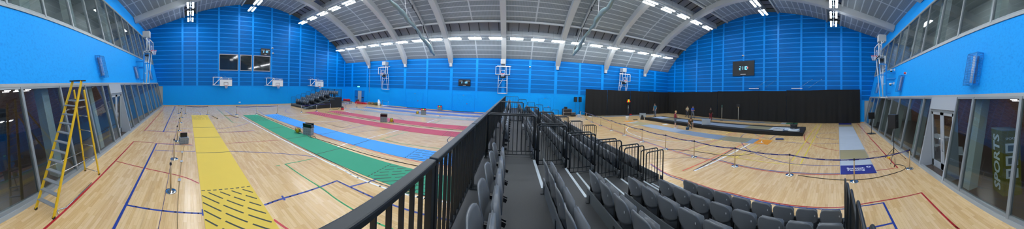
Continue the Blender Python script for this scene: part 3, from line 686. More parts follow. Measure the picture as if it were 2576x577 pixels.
def rear_rail(Mx, rz, y0, y1, z, label, group):
    t = thing('guard_rail', label, 'railing', Mx @ Vector((-.665, (y0 + y1) / 2, z)), rz, group); a = (y1 - y0) / 2; h = 1.135
    f = B(DARK); f.bev(-.045, .045, -a, a, h - .035, h + .015, .012, 2); f.build('top_rail', t)
    f = B(DARK); f.bar((0, -a, .14), (0, a, .14), .03, .045); f.build('bottom_rail', t)
    for s in (-1, 1):
        p = B(DARK); p.box(-.03, .03, s * (a - .035) - .03, s * (a - .035) + .03, 0, h - .03); p.box(-.05, .12, s * (a - .04) - .045, s * (a - .04) + .045, 0, .012)
        for q in (.05, .09): p.tube([(q, s * (a - .04), .012), (q, s * (a - .04), .028)], .009, 6)
        p.build('post', t)
    n = max(4, round((2 * a - .14) / .145))
    for i in range(1, n):
        y = -a + .07 + (2 * a - .14) * i / n; b = B(DARK); b.box(-.018, .018, y - .008, y + .008, .14, h - .03); b.build('baluster', t)
def stand(name, label, Mx, rz, y0, y1, aisles, cover, seats, group=None):
    t = thing(name, label, 'grandstand', Mx @ Vector((0, 0, 0)), rz, group)
    for k in range(1, 7):
        x0, x1, z = EX(k - 1), EX(k), EZ(k)
        d = B(DECKF); d.box(x0, x1 - .003, y0, y1, z - .045, z); d.build('tread', t)
        r = B(DARK); r.box(x1 - .03, x1 - .005, y0, y1, (EZ(k + 1) if k < 6 else 0), z - .046); r.build('riser', t)
        spans = []; cur = y0
        for a0, a1 in aisles:
            if a0 - cur > .05: spans.append((cur, a0))
            cur = a1
            n = B(NOSE); n.box(x1 - .055, x1 + .004, a0 + .02, a1 - .02, z - .03, z + .008); n.build('step_nosing', t)
            zz = EZ(k + 1) if k < 6 else 0
            s = B(DECKF); s.box(x1 + .002, x1 + .3, a0 + .05, a1 - .05, zz + .001, zz + (z - zz) / 2); s.use(NOSE); s.box(x1 + .255, x1 + .304, a0 + .05, a1 - .05, zz + (z - zz) / 2 - .03, zz + (z - zz) / 2 + .006); s.build('half_step', t)
        if y1 - cur > .05: spans.append((cur, y1))
        for a, b in spans:
            kp = B(KICK); kp.box(x1 - .035, x1 - .015, a + .02, b - .02, z, z + .21)
            kp.use(DARK); y = a + .1
            while y < b: kp.box(x1 - .1, x1 - .035, y - .02, y + .02, z, z + .012); kp.box(x1 - .045, x1 - .035, y - .02, y + .02, z, z + .13); y += .94
            kp.build('kick_panel', t)
    for ye in ((y0 + .03, y1 - .03)):            # legs and braces under the treads
        f = B(DARK)
        for k in range(1, 7): f.box(EX(k) - .14, EX(k) - .08, ye - .02, ye + .02, 0, EZ(k) - .05)
        f.bar((EX(1) - .14, ye, .1), (EX(6) - .1, ye, .1), .04, .05); f.build('understructure', t)
    if cover is not None:
        pts = [(EX(0), 0), (EX(0), EZ(1) - .05)]
        for k in range(1, 7): pts += [(EX(k) - .04, EZ(k) - .05), (EX(k) - .04, (EZ(k + 1) - .05) if k < 6 else 0)]
        c = B(mat('black_cladding', '131416', .6)); c.prism([(x, cover, z) for x, z in pts], (0, .02, 0)); c.build('side_panel', t)
    return t
I4 = Matrix.Identity(4)
G_SEAT = 'grey folding seats of the grandstand'; G_GATE = 'tubular guard rails on the grandstand'; G_REAR = 'rear guard rail sections of the grandstand'
stand('grandstand', 'near block of the dark stepped seating stand in the hall centre', I4, 0, -.35, 5.44, [(3.68, 5.25)], None, None, 'seating stand blocks')
stand('grandstand', 'middle block of the dark stepped seating stand in the hall centre', I4, 0, 5.46, 11.12, [(9.9, 10.95)], None, None, 'seating stand blocks')
stand('grandstand', 'far block of the dark stepped seating stand towards the far blue wall', I4, 0, 11.14, 20.85, [(15.3, 16.4)], None, None, 'seating stand blocks')
def row(k, y_first, n, block, Mx=I4, rz=0, group=G_SEAT, where='stand in the hall centre', step=.47):
    for i in range(n):
        put_seat(Mx, rz, -.22 + TP * (k - 1), y_first + step * i, EZ(k), 'grey folding seat, %s in the %s row of the %s' % (ORD[i], TIER[k - 1], block), group)
for k in range(1, 7):
    row(k, .05, 8, 'near stand block'); row(k, 5.85, 9, 'middle stand block'); row(k, 11.6, 8, 'far stand block before its steps'); row(k, 16.7, 9, 'far stand block past its steps')
    xa, xb = (EX(0) + .13, EX(1) - .01) if k == 1 else (EX(k - 1) + .09, EX(k) - .02)
    for st, y in (('near end of the near block', -.27), ('far end of the near block', 5.28), ('near end of the middle block', 5.58), ('far end of the middle block', 11.0), ('near end of the far block', 11.28), ('far end of the far block', 20.7)):
        gate(I4, 0, xa, xb, y, EZ(k), 'tubular guard rail on the %s tier, %s' % (TIER[k - 1], st), G_GATE)
y = -2.2 + 1.95; i = 0
while y < 20.6:
    rear_rail(I4, 0, y, min(y + 1.92, 20.8), EZ(1), 'black barred rear guard rail of the stand, %s section from the near end' % ORD[i], G_REAR); y += 1.95; i += 1
# small stand against the left gable, facing the near wall
MS = Matrix.Translation((-26.2, 18.95, 0)) @ Matrix.Rotation(-PI / 2, 4, 'Z'); RZ = -PI / 2
stand('grandstand', 'small black stepped stand of folded seats by the windowed end wall', MS, RZ, 0, 4.65, [(3.75, 4.6)], 4.65, None)
for k in range(1, 7):
    row(k, .3 if k > 1 else .3, 7 if k > 1 else 9, 'small stand by the windowed wall', MS, RZ, 'folded seats of the small stand', step=.49)
    xa, xb = (EX(0) + .13, EX(1) - .01) if k == 1 else (EX(k - 1) + .09, EX(k) - .02)
    gate(MS, RZ, xa, xb, .06, EZ(k), 'thin black guard rail on the %s tier of the small stand by its wall end' % TIER[k - 1], 'guard rails of the small stand', bars=5)
for i in range(3):
    rear_rail(MS, RZ, .02 + 1.54 * i, .02 + 1.54 * i + 1.52, EZ(1), 'black rear guard rail of the small stand, %s section from its wall' % ORD[i], 'rear rails of the small stand')
# ---------------------------------------------------------------- ceiling lights
def fitting():
    t = thing('ceiling_light', 'x', 'ceiling light')
    for s in (-1, 1):
        tb = B(TUBE); tb.bev(-.72, .72, s * .27 - .085, s * .27 + .085, -.06, -.005, .02, 2); d = tb.build('diffuser', t)
        hb = B(WHITE); hb.box(-.76, .76, s * .27 - .1, s * .27 + .1, -.004, .06); hb.build('housing', t)
    f = B(TRIMG); f.box(-1.2, 1.2, -.03, .03, .05, .09); f.box(-.5, -.46, -.3, .3, .05, .08); f.box(.46, .5, -.3, .3, .05, .08)
    f.build('suspension_rail', t); 
    for x in (-.6, .6): f = B(CABLE); f.tube([(x, 0, .09), (x, 0, 1.15)], .006, 4); f.build('hanger_wire', t)
    return t
F0 = None; XF = [-26.5 + 2.44 * i for i in range(21)]
RN = ['along the glass wall', 'third from far wall', 'second from far wall', 'nearest far wall']
for r, yy in enumerate(ROWY):
    for i, x in enumerate(XF):
        z = roof(yy) - 1.3 if r != 3 else 9.15
        lab = 'twin strip light, %s from the windowed end wall, row %s' % (ORD[i], RN[r])
        if F0 is None: F0 = fitting(); o = F0
        else: o = dup(F0)
        o.location = (x, yy, z); o['label'] = lab; o['group'] = 'twin strip lights under the roof'

for i, x in enumerate((-25, -18, -11, -4, 3, 10, 17, 24)):  # fill lamps added to brighten the room behind the upper glass
    o = thing('ceiling_light', 'added fill light in the room behind the upper glazing, %s from the windowed end wall' % ORD[i], 'ceiling light', (x, -8.4, 10.06), 0, 'added fill lights behind the upper glazing'); b = B(mat('upper_fill_lamp', 'ffffff', .5, emit=22.)); b.box(-.9, .9, -.2, .2, -.05, -.02); b.build('diffuser', o); b = B(WHITE); b.box(-.95, .95, -.24, .24, -.02, .02); b.build('housing', o)
# ---------------------------------------------------------------- fencing pistes
def piste(label, col, A, Bp, w, marks=True, hatch=True, ink=None):
    """A, Bp: centre points of the two ends; carpet 6 mm thick"""
    a = Vector((*A, 0)); b = Vector((*Bp, 0)); L = (b - a).length; rz = math.atan2(b.y - a.y, b.x - a.x); t = thing('fencing_piste', label, 'fencing piste', (a + b) / 2, rz, 'fencing pistes laid on the hall floor')
    m = B(mat('carpet_' + col, col, .8, 0, .03, 1.2, .15, 300)); m.box(-L/2, L/2, -w/2, w/2, .004, .011); 
    k = m.use(ink or HATCHM); s = L / 17.0; z = .0116
    def strip(p, q, ww):
        p = Vector((*p, z)); q = Vector((*q, z)); d = (q - p).normalized(); n = Vector((-d.y, d.x, 0)) * ww / 2; k.poly([p - n, q - n, q + n, p + n])
    for x in (-2 * s * 1.0, 2 * s * 1.0): strip((x * 1.35, -w/2), (x * 1.35, w/2), .05)
    strip((0, -w/2), (0, w/2), .05)
    for sg in (-1, 1):
        xs = sg * 5.9
        n = 9
        for i in range(n): strip((xs, -w/2 + w * i / n + .02), (xs, -w/2 + w * (i + .72) / n), .045)
        if hatch:
            q = -w
            while q < 2.2:                       # 45-degree broken lines in the end zone
                d0 = max(0., -q); d1 = min(w, 2.2 - q)              # along the line: x = q + d, y = d
                if d1 - d0 > .12:
                    np_ = 3 if d1 - d0 > 1. else (2 if d1 - d0 > .5 else 1)
                    for j in range(np_):
                        e0 = d0 + (d1 - d0) * j / np_ + .02; e1 = d0 + (d1 - d0) * (j + 1) / np_ - .07
                        strip((xs + sg * (.1 + q + e0), -w/2 + e0), (xs + sg * (.1 + q + e1), -w/2 + e1), .045)
                q += .34
    k.build('carpet', t)
    return t, L
Y1, L1 = piste('mustard yellow fencing piste nearest the near glass wall', 'dec152', (-20.15, .88), (-3.55, 1.12), 1.56)
G1, LG = piste('green fencing piste between the yellow and bright blue ones', '349a7a', (-19.65, 5.93), (-1.25, 6.3), 1.55)
B1, LB = piste('bright blue fencing piste beyond the green one', '46a0f4', (-19.4, 8.05), (-1.4, 8.85), 1.55)
piste('pink fencing piste next beyond the bright blue one', 'b84e68', (-19.45, 13.0), (-1.3, 13.75), 1.55)
piste('pink fencing piste farther from the blue one, next to the grey piste', 'b84e68', (-18.9, 15.75), (-1.3, 16.15), 1.55)
piste('grey fencing piste between the pink pair and the dull blue one', '8e9cab', (-19.6, 19.75), (-1.3, 20.95), 1.35)
piste('dull blue fencing piste beyond the grey one', '5478b8', (-19.5, 22.6), (-1.3, 23.5), 1.35)
piste('dark blue fencing piste lying along the foot of the far blue wall', '2f56a4', (-18.8, 26.15), (-1.3, 26.25), 1.2)
M = Matrix.Translation((LG/2 - 1.75, .0, .0122))
text('lettering', 'Leon Paul', .5, M @ Matrix.Rotation(PI/2, 4, 'Z'), mat('piste_print', '1d5a42', .8), G1, .0004)
lg = B(MATS['piste_print']); lg.tube([(LG/2 - 1.72 + .2 * math.cos(a * PI / 8), -.68 + .1 + .1 * math.sin(a * PI / 8) - .1, .012) for a in range(16)], .018, 4, True); lg.build('printed_emblem', G1)
METAL = lambda n, c: mat('metal_' + n, c, .45, .25, .05, 1.5)
def metal_piste(label, A, Bp, w, secs, z0=.0):
    a = Vector((*A, z0)); b = Vector((*Bp, z0)); L = (b - a).length; rz = math.atan2(b.y - a.y, b.x - a.x); t = thing('fencing_piste', label, 'fencing piste', a, rz, 'metal fencing pistes')
    for nm, c, s0, s1 in secs:
        m = B(METAL(c, c)); m.box(s0 * L, s1 * L - .004, -w/2, w/2, .003, .014); m.build(nm, t)
    e = B(MATS.get('metal_edge') or mat('metal_edge', 'b9c4cc', .35, .5))
    for s in (-1, 1): e.box(0, L, s * (w/2 + .012) - .012, s * (w/2 + .012) + .012, .002, .016)
    for i in range(1, 9): e.box(L * i / 9 - .01, L * i / 9 + .01, -w/2, w/2, .014, .0165)
    e.build('edge_trim', t); return t, L
SLATE, KHAKI, PALE, ORANGE, NAVYC, GREENC = '8496ad', '8f8a6c', 'c3ced8', 'e6981f', '262c86', '1d6a4b'
GP, LGP = metal_piste('grey metal fencing piste with orange ends between the stanchions and the raised piste', (13.75, 4.35), (13.05, 20.4), 1.5,
    [('orange_end', ORANGE, 0, .065), ('grey_section', SLATE, .065, .1), ('khaki_section', KHAKI, .1, .235), ('grey_section', SLATE, .235, .5), ('pale_section', 'a3b3c6', .5, .79), ('khaki_section', 'b3a878', .79, .92), ('pale_section', PALE, .92, .945), ('orange_end', ORANGE, .945, 1)])
OP = None
SF, LS = metal_piste('pale fencing piste with navy lettered end by the tripod loudspeaker', (8.55, -1.05), (25.1, -1.38), 1.5,
    [('navy_end', NAVYC, 0, .066), ('pale_section', PALE, .066, .125), ('khaki_section', 'a89d74', .125, .235), ('pale_section', PALE, .235, .5), ('pale_section', 'c9d3dd', .5, .83), ('khaki_section', 'a89d74', .83, .93), ('navy_end', NAVYC, .93, 1)])
MT = Matrix.Translation((.62, -.06, .0148)) @ Matrix.Rotation(-PI/2, 4, 'Z')
text('lettering', 'Scottish', .25, Matrix.Translation((.68, .08, .0148)) @ Matrix.Rotation(-PI/2, 4, 'Z'), WHITE, SF, .0005, .006)
text('lettering', 'Fencing', .25, Matrix.Translation((.46, .08, .0148)) @ Matrix.Rotation(-PI/2, 4, 'Z'), WHITE, SF, .0005, .006)
em = B(WHITE); em.lathe([(.001, 0), (.1, 0), (.1, .0006), (.001, .0006)], (.8, -.52, .0145), 20); em.use(METAL(NAVYC, NAVYC))
em.lathe([(.001, 0), (.035, 0), (.035, .0006), (.001, .0006)], (.83, -.54, .0152), 12); em.poly([(.76, -.44, .0158), (.8, -.5, .0158), (.75, -.58, .0158), (.72, -.5, .0158)]); em.build('round_emblem', SF)
metal_piste('grey metal fencing piste with green end along the foot of the end wall drape', (24.3, 4.3), (23.4, 19.6), 1.4,
    [('green_end', GREENC, 0, .09), ('pale_section', PALE, .09, .13), ('khaki_section', KHAKI, .13, .27), ('grey_section', '77838f', .27, 1)])
metal_piste('narrow grey metal fencing piste along the foot of the far drape', (10.2, 25.35), (21.2, 25.35), 1.0, [('pale_section', PALE, 0, .03), ('khaki_section', KHAKI, .03, .2), ('grey_section', '6f7c8c', .2, 1)])
em = B(WHITE)
for P in ([(.42, .28), (.62, .12), (.66, .17), (.47, .33)], [(.55, .2), (.78, .3), (.76, .35), (.54, .27)], [(.6, .1), (.7, -.38), (.74, -.37), (.67, .12)], [(.36, .36), (.45, .27), (.49, .32), (.4, .4)]):
    em.poly([(x, y, .0148) for x, y in P])
em.build('printed_emblem', GP)
# raised piste
a = Vector((17.2, 2.55, 0)); b = Vector((16.25, 20.6, 0)); 
t = thing('raised_piste', 'long black-skirted raised platform with a grey metal piste on top', 'platform', a, math.atan2(b.y - a.y, b.x - a.x)); L = (b - a).length
p = B(mat('podium_skirt', '0e0f11', .8, 0, 0, 8, .3, 6)); p.bev(0, L, -2.75, .55, .0, .3, .03, 2); p.build('platform', t)
for nm, c, s0, s1 in (('khaki_section', KHAKI, .17, .3), ('pale_section', PALE, .05, .17), ('grey_section', '8d9aac', .3, .5), ('grey_section', '93a6bd', .5, .78), ('khaki_section', '8c8358', .78, .88), ('pale_section', 'a9bcd6', .88, .98)):
    m = B(METAL(c, c)); m.box(s0 * L, s1 * L, -1.85, -.25, .302, .314); m.build(nm, t)
for q in (-.25, -1.88): e = B(MATS['metal_edge']); e.box(.05 * L, .98 * L, q, q + .03, .302, .318); e.build('edge_trim', t)
# drapes
def drape(label, P, z1s, dx, name='drape'):
    m = B(CURT, True); n = len(P); rng = random.Random(4); rows = 8; pts = []
    S = 0
    for i in range(n): pass
    dense = []
    for (p, q, za, zb) in P:
        p = Vector(p); q = Vector(q); L = (q - p).length; k = max(2, int(L / .09)); d = (q - p).normalized(); nn = Vector((-d.y, d.x)) 
        for i in range(k):
            f = i / k; s = S + f * L; ph = math.sin(s * 5.1) * .5 + math.sin(s * 9.7 + 1.3) * .35 + math.sin(s * 2.3) * .4
            dense.append((p + (q - p) * f, nn, ph, za + (zb - za) * f - .05 * abs(math.sin(s * .55))))
        S += L
    W = len(dense)
    for j in range(rows + 1):
        g = j / rows
        for p, nn, ph, zt in dense:
            fl = .012 + .05 * (1 - g) ** 1.5
            m.v.append((p.x + nn.x * ph * fl, p.y + nn.y * ph * fl, .02 + (zt - .02) * g))
    for j in range(rows):
        for i in range(W - 1): a = j * W + i; m.face([a, a + 1, a + W + 1, a + W])
    base = len(m.v); m.v += [(x + dx[0], y + dx[1], z) for x, y, z in m.v[:base]]
    for j in range(rows):
        for i in range(W - 1): a = base + j * W + i; m.face([a, a + W, a + W + 1, a + 1])
    o = m.build(name); return tag(o, label, 'drape', 'black drapes along the walls')
YD, XD = 26.12, 25.15
for i, (x0, x1, za, zb) in enumerate(((9.85, 13.2, 3.7, 3.72), (13.2, 17.1, 3.7, 3.72), (17.1, 20.6, 3.72, 3.7), (20.6, 25.05, 3.7, 3.72))):
    drape('black floor-length drape on the far wall, %s panel from the seating stand' % ORD[i], [((x0, YD), (x1 + .06, YD + .03), za, zb)], None, (0, .03))
for i, (y0, y1, za, zb) in enumerate(((26.4, 20.8, 3.75, 3.8), (20.8, 16.0, 3.8, 3.85), (16.0, 9.6, 3.9, 4.0), (9.6, 5.9, 4.0, 4.0), (5.9, -3.3, 4.05, 4.2))):
    drape('black drape on the end wall below the large scoreboard, %s panel from the far corner' % ORD[i], [((XD, y0), (XD + .03, y1 - .06), za, zb)], None, (.03, 0))
# ---------------------------------------------------------------- stanchions with belts
def stanchion(label, x, y, to=None, metal=BRASS, group='belt barrier posts', word=False, lean=(0, 0), second=None):
    t = thing('stanchion', label, 'barrier post', (x, y, 0), 0, group); h = .84
    b = B(CHROME, True); b.lathe([(.001, .001), (.17, .001), (.172, .012), (.15, .03), (.09, .042), (.04, .055), (.03, .06)], (0, 0, 0), 24); b.build('base', t)
    p = B(metal, True); p.tube([(0, 0, .05), (lean[0] * h, lean[1] * h, h)], .026, 12); p.build('post', t)
    c = B(BLACK, True); c.lathe([(.001, -.05), (.032, -.05), (.034, -.01), (.034, .015), (.02, .03), (.001, .031)], (lean[0] * h, lean[1] * h, h), 14); c.build('belt_head', t)
    if to is not None:
        for tgt in ([to] + ([second] if second else [])):
            dx, dy = tgt[0] - x, tgt[1] - y; L = math.hypot(dx, dy); u = (dx / L, dy / L); n = max(8, int(L * 4)); k = B(NAVY); pts = []
            for i in range(n + 1):
                s = i / n; sag = .05 * 4 * s * (1 - s) * min(1, L / 2.3); r0 = .03 + (L - .06) * s; pts.append((u[0] * r0, u[1] * r0, h - .018 - sag))
            nx, ny = -u[1] * .0015, u[0] * .0015
            for a, c2 in zip(pts, pts[1:]):
                k.prism([(a[0] - nx, a[1] - ny, a[2] - .025), (c2[0] - nx, c2[1] - ny, c2[2] - .025), (c2[0] - nx, c2[1] - ny, c2[2] + .025), (a[0] - nx, a[1] - ny, a[2] + .025)], (2 * nx, 2 * ny, 0))
            o = k.build('belt', t)
            if word:
                m = max(1, int(L / .62))
                for i in range(m):
                    s = (i + .5) / m; sag = .05 * 4 * s * (1 - s) * min(1, L / 2.3); r0 = .03 + (L - .06) * s
                    cxw, cyw = x + u[0] * r0, y + u[1] * r0; side = 1 if (-cxw * u[1] + cyw * u[0]) > 0 else -1      # face the seats
                    nrm = Vector((u[1], -u[0], 0)) * side; xd = Vector((0, 0, 1)).cross(nrm)
                    text('belt_print', 'GLASGOW 2014', .042, frame(Vector((u[0] * r0, u[1] * r0, h - .018 - sag)) + nrm * .003, xd, (0, 0, 1)), MATS['line_w'], o, .0003)
    return t
near = [(-3.1, -.52), (-5.9, -.58), (-8.46, -.68), (-11.09, -.72), (-13.57, -.74), (-16.26, -.8), (-18.74, -.82), (-21.1, -1.2)]
for i, (x, y) in enumerate(near):
    stanchion('gold barrier post beside the yellow piste, %s one out from the near glass corner' % ORD[i], x, y, near[i + 1] if i + 1 < len(near) and i != 6 else None, BRASS, 'posts along the yellow piste')
ends = [(-20.9, -.5), (-20.46, 1.74), (-20.0, 4.62), (-20.0, 6.76), (-19.85, 9.02), (-19.6, 11.86), (-19.6, 13.96), (-19.75, 16.18), (-20.0, 19.07), (-20.0, 21.17), (-19.75, 23.14)]
en = ['at the near corner of the yellow piste end', 'at the far corner of the yellow piste end', 'at the near corner of the green piste end', 'between the green and bright blue piste ends', 'at the far corner of the bright blue piste end', 'before the nearer pink piste end', 'between the two pink piste ends', 'past the farther pink piste end', 'before the grey piste end', 'beside the grey piste end', 'at the dull blue piste end']
link = {0: 1, 2: 3, 3: 4, 5: 6, 6: 7, 9: 10}
for i, (x, y) in enumerate(ends):
    stanchion('barrier post %s' % en[i], x, y, ends[link[i]] if i in link else None, BRASS if i < 5 else STEEL, 'posts behind the piste ends')
stanchion('slim barrier post with belt standing at the end of the dark blue piste', -19.3, 26.35, (-18.2, 26.4), STEEL, 'posts behind the piste ends'); stanchion('slim barrier post by the foot of the far wall, next to the white sheet', -18.2, 26.4, None, STEEL, 'posts behind the piste ends')
right = [(8.68, 24.69), (8.66, 22.46), (8.6, 20.55), (8.5, 18.15), (8.4, 15.68), (8.35, 13.44), (8.28, 11.09), (8.3, 8.8), (8.38, 6.71), (8.4, 4.34), (8.3, 1.79), (7.83, -.78), (8.58, -3.3)]
for i, (x, y) in enumerate(right):
    stanchion('gold post of the long belt before the stand, %s from the far wall' % ORD[i], x, y, right[i + 1] if i + 1 < len(right) else None, BRASS, 'posts of the long belt barrier', True)
# ---------------------------------------------------------------- ladder
t = thing('step_ladder', 'tall yellow platform stepladder with grey treads beside the glass wall', 'ladder', (0, 0, 0))
fa, fb, ra, rb = Vector((-3.72, -3.6, .0)), Vector((-3.72, -3.02, .0)), Vector((-6.45, -3.7, 0)), Vector((-6.37, -3.1, 0)); ta, tb = Vector((-4.75, -3.12, 3.27)), Vector((-4.55, -2.78, 3.27)) 
ta, tb = Vector((-5.05, -3.27, 3.28)), Vector((-4.93, -2.9, 3.28)); pz = 2.72
at = lambda p, q, z: p + (q - p) * ((z - p.z) / (q.z - p.z))
for p, q in ((fa, ta), (fb, tb)):
    m = B(YEL); m.bar(p + Vector((0, 0, .02)), q, .03, .085, (1, 0, 0)); m.build('front_stile', t)
for k in range(11):
    z = .24 + .235 * k - (.0); a, b = at(fa, ta, z), at(fb, tb, z); m = B(mat('tread_alu', '9aa3ab', .45, .3)); u = (b - a).normalized(); f = Vector((u.y, -u.x, 0)); f = f if f.x > 0 else -f
    m.prism([a - f*.06, b - f*.06, b + f*.06, a + f*.06], (0, 0, .025)); m.build('tread', t)
a, b = at(fa, ta, pz), at(fb, tb, pz); m = B(MATS['tread_alu']); back = Vector((-.42, 0, 0))
m.prism([a, b, b + back, a + back], (0, 0, .03)); m.use(DARK)
for q in range(1, 6): m.box(a.x - .42 * q / 6 - .008, a.x - .42 * q / 6 + .008, a.y + .03, b.y - .03, pz + .03, pz + .034)
m.build('platform', t)
for p, s in ((ra, a), (rb, b)):
    m = B(YEL); m.bar(p + Vector((0, 0, .02)), s + back * .9 + Vector((0, 0, .3)), .03, .065, (1, 0, 0)); m.build('rear_leg', t)
for z in (.12, .62, 1.15, 1.7, 2.2):
    P = at(ra, a + back * .9 + Vector((0, 0, .3)), z); Q = at(rb, b + back * .9 + Vector((0, 0, .3)), z); m = B(STEEL, True); m.tube([P, Q], .012, 6); m.build('rear_brace', t)
for p, q, r, s in ((fa, ta, ra, a), (fb, tb, rb, b)):
    m = B(STEEL, True); m.tube([at(p, q, 1.0), at(r, s + back * .9, .85)], .012, 6); m.build('spreader_bar', t)
m = B(BLACK); m.bar(ta + Vector((-.03, -.06, .01)), tb + Vector((-.03, .06, .01)), .16, .035); m.build('top_cap', t)
for p in (fa, fb, ra, rb):
    m = B(BLACK); m.box(p.x - .035, p.x + .035, p.y - .03, p.y + .03, .0, .05); m.build('rubber_foot', t)
m = B(STEEL, True); m.tube([(-5.7, -3.04, .03), (-4.2, -3.0, .03), (-4.05, -3.1, .03), (-3.95, -3.1, .03), (-3.9, -3.0, .03)], .013, 8); tag(m.build('window_pole'), 'thin white hooked pole lying on the floor by the stepladder', 'pole')
# ---------------------------------------------------------------- scoring tables: grey crates, scoring boxes, cable reels
def crate(label, x, y, rz, box='two', lights=False, group='scoring stations between pistes', h=.42):
    t = thing('storage_crate', label, 'crate', (x, y, 0), rz, group); b = B(GREYB); a, d = .31, .21
    b.prism([(-a+.03, -d+.03, .0), (a-.03, -d+.03, .0), (a-.03, d-.03, .0), (-a+.03, d-.03, .0)], (0, 0, .02)); b.bev(-a+.02, a-.02, -d+.02, d-.02, .02, h, .015, 2); b.build('tub', t)
    r = B(mat('crate_rim', '8f979d', .45)); 
    for z in (h - .06, h * .66, h * .33): r.box(-a, a, -d, d, z, z + .025)
    for q in (-.25, -.08, .08, .25): r.box(q - .012, q + .012, -d, d, .03, h)
    r.box(-a - .005, a + .005, -d - .005, d + .005, h, h + .03); r.build('ribbed_rim', t)
    return t
def scorebox(label, x, y, z, rz, lights=False, tilt=.25, group='scoring boxes on crates'):
    t = thing('scoring_box', label, 'scoring machine', (x, y, z), rz, group); M = Matrix.Rotation(tilt, 4, 'X')
    b = B(BLACK); b.bev(-.3, .3, -.05, .05, .02, .26, .012, 2); b.build('case', t, M)
    
    for q in (-.28, .28): f = B(DARK); f.box(q - .02, q + .02, -.12, .12, 0, .02); f.build('foot', t)
    p = B(mat('display_black', '0b0d0e', .15)); p.box(-.27, .27, -.056, -.05, .05, .24); p.build('display', t, M)
    if lights:
        for x0, x1, c, nm in ((-.26, -.13, 'ff1840', 'red_lamp'), (.13, .26, 'ff1840', 'red_lamp'), (-.07, .05, '5cff30', 'green_lamp')):
            q = B(mat('lamp_' + c, c, .4, emit=3)); q.box(x0, x1, -.062, -.056, .1, .2); q.build(nm, t, M)
    return t
def reel(label, x, y, rz, group='cable reels by the scoring stations'):
    t = thing('cable_reel', label, 'cable reel', (x, y, 0), rz, group); b = B(mat('reel_yellow', 'd2b21c', .4), True); M = Matrix.Translation((0, 0, .19)) @ Matrix.Rotation(PI/2, 4, 'X')
    b.lathe([(.001, -.09), (.15, -.09), (.15, -.075), (.06, -.075), (.06, .075), (.15, .075), (.15, .09), (.001, .09)], n=18); b.build('drum', t, M)
    c = B(CABLE, True); c.lathe([(.062, -.07), (.125, -.06), (.13, 0), (.125, .06), (.062, .07)], n=18); c.build('wound_cable', t, M)
    f = B(BLACK, True); f.tube([(-.16, -.12, .02), (-.1, -.12, .38), (.1, -.12, .38), (.16, -.12, .02)], .012, 6); f.tube([(-.16, .12, .02), (-.16, -.12, .02)], .012, 6); f.tube([(.16, .12, .02), (.16, -.12, .02)], .012, 6); f.tube([(-.16, .12, .02), (-.1, .12, .36), (.1, .12, .36), (.16, .12, .02)], .012, 6); f.build('frame', t)
    return t
ST = [((-10.7, -.35), 'beside the yellow piste', False), ((-10.76, 7.05), 'between the green and bright blue pistes', False), ((-10.55, 14.72), 'between the two pink pistes', False), ((-9.9, 21.65), 'between the grey and dull blue pistes', True), ((-9.75, 26.74), 'against the far wall by the dark blue piste', True)]
for i, ((x, y), wh, li) in enumerate(ST):
    rz = (math.atan2(y, x) + PI/2) if i else -1.2
    rz = {0: -1.35, 1: .45, 2: .5, 3: .3, 4: .2}[i]
    cr_ = crate('grey ribbed plastic crate ' + wh, x, y, rz, h=.31 if i in (0,) else .44)
    if i == 0: cr_.scale = (.78, .78, 1)
    hz = (.31 if i == 0 else .44) + .03; R = Matrix.Rotation(rz, 3, 'Z')
    if i == 0:
        scorebox('small black device standing on the crate beside the yellow piste', x, y, hz, rz, False, .1).scale = (.6, .8, .9)
    else:
        n = 2 if i in (1, 2) else 1
        for j in range(n):
            o = R @ Vector((0, -.1 + .2 * j if n == 2 else -.02, 0))
            scorebox('black scoring box, %son crate %s' % (('front one ' if j == 0 else 'rear one ') if n == 2 else 'lit up ', wh), x + o.x, y + o.y, hz, rz, li, .28 if j == 0 else -.2)
    if i in (0, 1, 2, 3):
        o = R @ Vector(({0: -.05, 1: -.72, 2: .7, 3: -.7}[i], {0: -.62, 1: -.1, 2: -.05, 3: .0}[i], 0)); reel('yellow and black cable reel ' + wh, x + o.x, y + o.y, rz)
w = B(mat('silver_box', 'aeb4ba', .4, .4)); o = w.bev(-.09, .09, -.07, .07, 0, .14, .01, 2).build('power_supply'); o.location = (-10.62, 7.16, .47); o.rotation_euler = (0, 0, .45); tag(o, 'small white power box on the crate between the green and bright blue pistes', 'power box')
def cable(label, pts, r=.012, m=CABLE):
    P = [Vector(p) for p in pts]; Q = []
    for a in range(len(P) - 1):
        p0, p1, p2, p3 = P[max(a-1, 0)], P[a], P[a+1], P[min(a+2, len(P)-1)]
        for t in (0, .2, .4, .6, .8): Q.append(.5 * ((2*p1) + (p2-p0)*t + (2*p0-5*p1+4*p2-p3)*t*t + (3*p1-p0-3*p2+p3)*t**3))
    b = B(m, True); b.tube(Q + [P[-1]], r, 6); return tag(b.build('cable'), label, 'cable', 'cables on the floor')
z = .013
cable('thin cable along the floor beside the yellow piste and barrier posts', [(-10.3, -.3, z), (-9.2, -.36, z), (-7.0, -.36, z), (-5.3, -.33, z), (-4.3, -.28, z), (-3.6, -.25, z)], .01, mat('tan_cable', '8a7448', .6))
cable('black cable beside the green piste, between it and the bright blue one', [(-20.2, 6.9, z), (-17, 6.95, z), (-13.5, 7.0, z), (-11.2, 7.05, z)])
cable('black coiled cable by the crate between green and bright blue pistes', [(-10.4, 6.8, z), (-10.0, 6.75, z), (-9.8, 6.9, z), (-10.0, 7.08, z), (-10.3, 7.0, z), (-10.1, 6.85, z), (-8.5, 7.08, z), (-6, 7.2, z), (-3, 7.45, z)])
cable('black cable running between the two pink pistes', [(-18.7, 14.5, z), (-14, 14.62, z), (-11.2, 14.68, z)]); cable('black cable past the crate between the pink pistes', [(-10.1, 14.75, z), (-7, 14.9, z), (-3.5, 15.05, z)])
